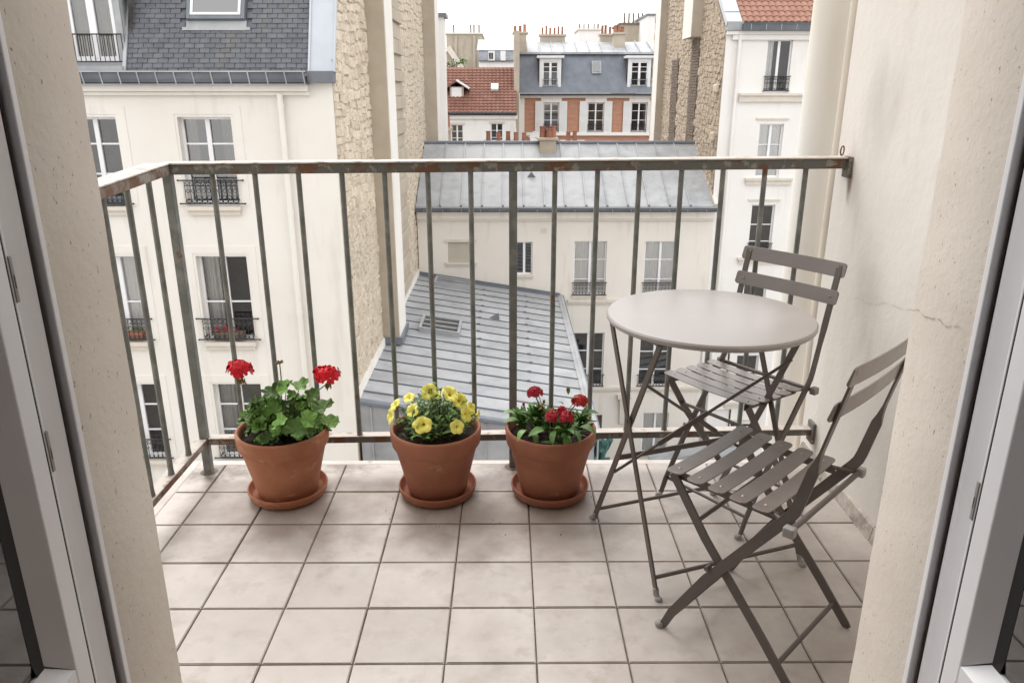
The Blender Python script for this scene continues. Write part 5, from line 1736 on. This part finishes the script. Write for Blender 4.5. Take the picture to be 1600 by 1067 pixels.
# ------------------------------------------------------------------ brick house with shutters
YB = 50.0
bh = thing('brick_house', 'orange brick house with white shutters and grey mansard roof', 'building', (6, YB, GZ))
f = F(YB)
bx0, bx1 = f(812,170).x, f(1060,170).x
zg2 = f(900,146).z
hb = [hole(f,849,873,160,206), hole(f,918,943,161,206), hole(f,986,1010,161,206)]
hz_ = hb[1][2], hb[1][3]
hb = [(a,b,hz_[0],hz_[1]) for a,b,_,_ in hb]
hlow = [(a,b,c-3.0,d-3.0) for a,b,c,d in hb]
m = MB(); facade(m, bx0, bx1, GZ, zg2-.02, YB, hb+hlow, .2)
m.build('wall', M['brick'], bh)
for h in hb+hlow:
    wn_ = window(bh, *h, YB+.06, (.4,.72), 'none')
    m = MB()
    m.box(h[0]-.16,h[1]+.16,YB-.05,YB-.002,h[3]+.02,h[3]+.5)
    m.build('surround', M['white_r'], wn_)
    sw_ = .50
    for s_, x_ in ((-1,h[0]-.02),(1,h[1]+.02)):
        xa, xb = (x_-sw_, x_) if s_ < 0 else (x_, x_+sw_)
        m = MB(); m.box(xa,xb,YB-.10,YB-.055,h[2]-.05,h[3]+.10)
        sh = m.build('shutter', M['shutter'], wn_)
        m = MB()
        for z0_, z1_ in ((h[2]+.08, h[2]+.75),(h[2]+.92,h[3]-.02)):
            z = z0_
            while z < z1_:
                m.box(xa+.07,xb-.07,YB-.118,YB-.1005,z,z+.035); z += .06
        m.build('louvres', M['shutter'], sh)
    guard(wn_, h[0]+.02, h[1]-.02, h[2]+.05, h[2]+.45, YB-.02, 6, over=.0, scroll=False)
m = MB()
MB().box(bx0,bx0+.30,YB-.06,YB-.002,GZ,zg2-.3).build('corner_strip', M['white_r'], bh)
MB().box(bx0,bx1,YB-.20,YB-.003,zg2-.28,zg2-.05).build('cornice', M['white_r'], bh)
m.box(bx0+.31,bx1,YB-.14,YB-.002,f(900,212).z,f(900,207).z)
m.build('string_course', M['white_r'], bh)
MB().box(bx0,bx1,YB-.45,YB-.21,zg2-.14,zg2-.02).build('gutter', M['black_iron'], bh)
zt2 = F(51.2)(900,84).z; zr2 = F(54)(900,66).z
m = MB(); m.quad((bx0,YB-.2,zg2),(bx1,YB-.2,zg2),(bx1,51.2,zt2),(bx0,51.2,zt2))
m.quad((bx0,YB-.2,zg2),(bx0,51.2,zt2),(bx0,56,zt2),(bx0,56,zg2))
m.build('mansard', M['zinc_d'], bh)
m = MB(); m.quad((bx0-.1,51.05,zt2),(bx1,51.05,zt2),(bx1,54,zr2),(bx0-.1,54,zr2)); m.quad((bx0,54,zr2),(bx1,54,zr2),(bx1,57,zt2),(bx0,57,zt2))
ur = m.build('upper_roof', M['zinc'], bh)
for k in range(13):
    x = bx0+.5+k*.8
    MB().bar((x,51.05,zt2+.04),(x,54,zr2+.04), .06, .06, (1,0,0)).build('seam', M['zinc'], ur)
MB().box(bx0-.1,bx1,50.95,51.1,zt2-.05,zt2+.07).build('break_moulding', M['zinc'], bh)
for u0, u1 in ((848,872),(986,1012)):
    a, b = f(u0,115), f(u1,115)
    z0_, z1_ = F(50)(860,136).z, F(50)(860,97).z
    m = MB(); facade(m, a.x-.2, b.x+.2, z0_-.12, z1_+.22, YB+.02, [(a.x,b.x,z0_,z1_)], .12)
    for x_ in (a.x-.2,b.x+.2): m.quad((x_,YB+.02,z0_-.12),(x_,YB+.02,z1_+.22),(x_,YB+1.5,z1_+.22),(x_,YB+1.5,z0_-.12))
    m.box(a.x-.36,b.x+.36,YB-.14,YB+1.6,z1_+.221,z1_+.36)
    dm = m.build('dormer', M['shutter'], bh)
    wn_ = window(bh, a.x+.001, b.x-.001, z0_+.001, z1_-.001, YB+.06, (.3,.6,.8), 'none', fw=.06, post=.14)
    guard(wn_, a.x+.02, b.x-.02, z0_+.05, z0_+.45, YB-.02, 6, over=0, scroll=False)
p = F(50.6)(932,106)
m = MB(); m.obox(p, (.30,0,0), Vector((0,.45,.89))*.42, Vector((0,-.89,.45))*.06)
k_ = m.build('skylight', M['zinc'], bh)
MB().obox(p+Vector((0,-.065,.033)), (.22,0,0), Vector((0,.45,.89))*.33, Vector((0,-.89,.45))*.01).build('pane', M['skyglass'], k_)
# party wall chimney between the red roof and the brick house
f = F(49.2)
a, b = f(803,60), f(811,60)
m = MB(); m.box(a.x, b.x, 47.5, 51.0, GZ, F(49.2)(806,52).z)
m.build('party_wall', M['tan_r'], bh)
def stack(Y, u0, u1, vt, vb, pots, mat, r=.11, h=.6, dep=.9, name='chimney_stack', label='', parent=None):
    f = F(Y)
    a, b = f(u0, vt), f(u1, vt)
    zb = f(u0, vb).z
    m = MB(); m.box(a.x, b.x, Y, Y+dep, zb, a.z); m.box(a.x-.1,b.x+.1,Y-.1,Y+dep+.1,a.z+.001,a.z+.12)
    o = m.build('chimney', mat, parent)
    chimney_pots(o, [(f(u,vt).x, Y+dep/2, a.z+.12) for u in pots], r, h)
    return o
stack(51.3, 803, 823, 53, 84, (805,813,820), M['tan_r'], .11, .42, 1.2, parent=bh)
stack(54.2, 844, 883, 57, 70, (848,854,860,867,873,879), M['tan_r'], .08, .5, .8, parent=bh)
stack(54.2, 939, 962, 56, 70, (942,947,954), M['tan_r'], .10, .5, .8, parent=bh)
stack(52.5, 960, 977, 54, 80, (963,968,974), M['tan_r'], .13, .40, .9, parent=bh)
# dish and small vents on the upper roof
MB().box(F(53)(944,71).x-.15, F(53)(944,71).x+.15, 52.8, 53.0, zr2-.6, zr2-.35).build('roof_vent', M['zinc_d'], bh)

# ------------------------------------------------------------------ farther houses
def block(name, label, Y, u0, u1, vt, dep, mat, top=None, wins=(), group='far houses behind the roofs'):
    f = F(Y)
    a, b = f(u0, vt), f(u1, vt)
    t = thing(name, label, 'building', ((a.x+b.x)/2, Y, GZ), group)
    hs_ = [hole(f,*w_) for w_ in wins]
    m = MB(); facade(m, a.x, b.x, GZ, a.z, Y, hs_, .15); shell(m, a.x, b.x, Y, Y+dep, GZ, a.z)
    m.build('wall', mat, t)
    for h in hs_: window(t, *h, Y+.06, (), 'none', simple=True)
    m = MB(); m.box(a.x-.12, b.x+.12, Y-.12, Y+dep+.12, a.z+.001, a.z+.16); m.build('coping', top or M['sill'], t)
    return t, f, a, b
t, f, a, b = block('tall_house', 'white end wall close behind the pale stone gable', 36.0, 640, 693, 27, 1.0, M['white_r'], M['zinc_d'])
MB().bar((b.x-.9,35.9,a.z+.16),(b.x-.85,35.9,a.z+.75), .10,.05,(1,0,0)).build('finial', M['black_iron'], t)
t, f, a, b = block('tan_house', 'tan weathered gable block above the red tiled roof', 75, 697, 752, 54, 8, M['tan_r'])
for u in (708, 735, 740, 748): MB().tube([(f(u,54).x,76,a.z+.1),(f(u,54).x,76,a.z+.9)], .09, 6).build('chimney_pot', M['soot'], t)
f_ = F(74.8)
for u in (712,741): 
    p = f_(u,56); MB().bar((p.x,74.85,p.z),(f_(u,106).x,74.85,f_(u,106).z), .25,.12,(1,0,0)).build('flue', M['tan_r'], t)
p = f_(700,74); q = f_(722,108); MB().bar((p.x,74.7,p.z),(q.x,74.7,q.z), .5,.3,(1,0,0)).build('lean_to_roof', M['sill'], t)
p = F(60)(704,100)
bs = thing('roof_shrub', 'small dark green shrub above the red roof ridge', 'shrub', (p.x,60,p.z-.4))
me = blade_leaf('leaf', 1.0, .5, M['leaf2'], .4, .2, 3)
r_ = random.Random(2)
for k in range(140):
    t_ = r_.random()
    q = p + Vector((-.7+2.0*t_, r_.uniform(-.3,.3), -.25+.45*t_+r_.uniform(-.22,.22)))
    S = r_.uniform(.16,.3)
    put('leaf', me, q, bs, aimx((r_.uniform(-1,1),r_.uniform(-1,1),r_.uniform(-.4,1))), (S,S,S))
MB().tube([(p.x-.7,60,p.z-2.5),(p.x-.2,60,p.z-.3),(p.x+.8,60,p.z+.1)], [.1,.07,.03], 6).build('branch', M['soot'], bs)
t, f, a, b = block('mansard_house', 'pale house with blue grey mansard band left of the tall chimney', 68, 748, 806, 92, 8, M['white_r'], M['zinc'], ())
zA, zB = f(770,102).z, f(770,78).z
m = MB(); m.quad((a.x,67.8,f(770,97).z),(b.x,67.8,f(770,97).z),(b.x,69,zB),(a.x,69,zB)); m.build('mansard', M['zinc_d'], t)
m = MB(); m.quad((a.x-.2,68.9,zB),(b.x,68.9,zB),(b.x,73,f(770,62).z+.3),(a.x-.2,73,f(770,62).z+.3)); m.build('upper_roof', M['zinc'], t)
for u0,u1 in ((763,773),(782,790)):
    p,q = F(67.6)(u0,95), F(67.6)(u1,80)
    MB().box(p.x,q.x,67.6,69.2,p.z,q.z).build('dormer', M['shutter'], t)
    if u0 == 763:
        for w_ in (.25,.6): MB().box(p.x+(q.x-p.x)*w_-.08,p.x+(q.x-p.x)*w_+.08,67.58,67.599,p.z+.1,q.z-.15).build('pane', M['dark'], t)
t, f, a, b = block('pale_block', 'low pale chimney block in the centre of the skyline', 70, 904, 938, 48, 4, M['white_r'])
for u in (907,914,921,930,936): MB().tube([(f(u,48).x,71,a.z+.1),(f(u,48).x,71,a.z+.6)], .07, 6).build('chimney_pot', M['soot'], t)
t, f, a, b = block('tan_block', 'tan chimney block on the skyline beside the brown gable', 70, 970, 1013, 39, 5, M['tan_r'], M['soot'])
for u in (978,985,992,1000,1006): MB().tube([(f(u,39).x,71,a.z+.1),(f(u,39).x,71,a.z+1.0)], .08, 6).build('chimney_pot', M['soot'], t)
block('white_block', 'white block rising highest at the right end of the skyline', 66, 1012, 1060, 25, 6, M['white_r'], M['zinc_d'])
block('long_house', 'long low grey roofed house closing the skyline', 90, 560, 1120, 84, 10, M['white_r'], M['zinc'])
# side chimney left of the red roof house, seen over the ridge
f = F(38)
a, b = f(668,205), f(702,205)
cs = thing('chimney_stack', 'tan chimney stack with clay pots beside the white end wall', 'chimney', ((a.x+b.x)/2,38.4,GZ))
m = MB(); m.box(a.x,b.x,38,39,GZ,a.z); m.build('stack', M['tan_r'], cs)
MB().box(a.x-.12,b.x+.1,37.88,39.12,a.z+.001,a.z+.14).build('coping', M['tan_r'], cs)
chimney_pots(cs, [(f(u,205).x,38.5,a.z+.14) for u in (684,691,698)], .15, .55)
MB().lathe([(.12,0),(.12,.5),(.30,.52),(.22,.62),(.0001,.66)], (f(689,205).x,38.3,a.z+.2), 10).build('cowl', M['black_iron'], cs)
# television aerials
for n_, (u, vt, vb, Y, lab) in enumerate(((884,28,57,56,'thin television aerial above the brick house chimneys'),(818,22,50,58,'thin television aerial above the tall party wall chimney'),(936,24,48,72,'thin television aerial on the pale skyline block'))):
    f = F(Y)
    p, q = f(u,vb), f(u,vt)
    t = thing('tv_aerial', lab, 'aerial', p, 'television aerials')
    MB().tube([p+Vector((0,0,-1.5)), q], .022, 6).build('mast', M['antenna'], t)
    m = MB()
    m.tube([q+Vector((-.5,0,-.05)), q+Vector((.5,0,-.05))], .015, 5)
    for k in range(7): m.tube([q+Vector((-.45+.15*k,-.22,-.05)), q+Vector((-.45+.15*k,.22,-.05))], .01, 4)
    m.build('antenna_boom', M['antenna'], t)
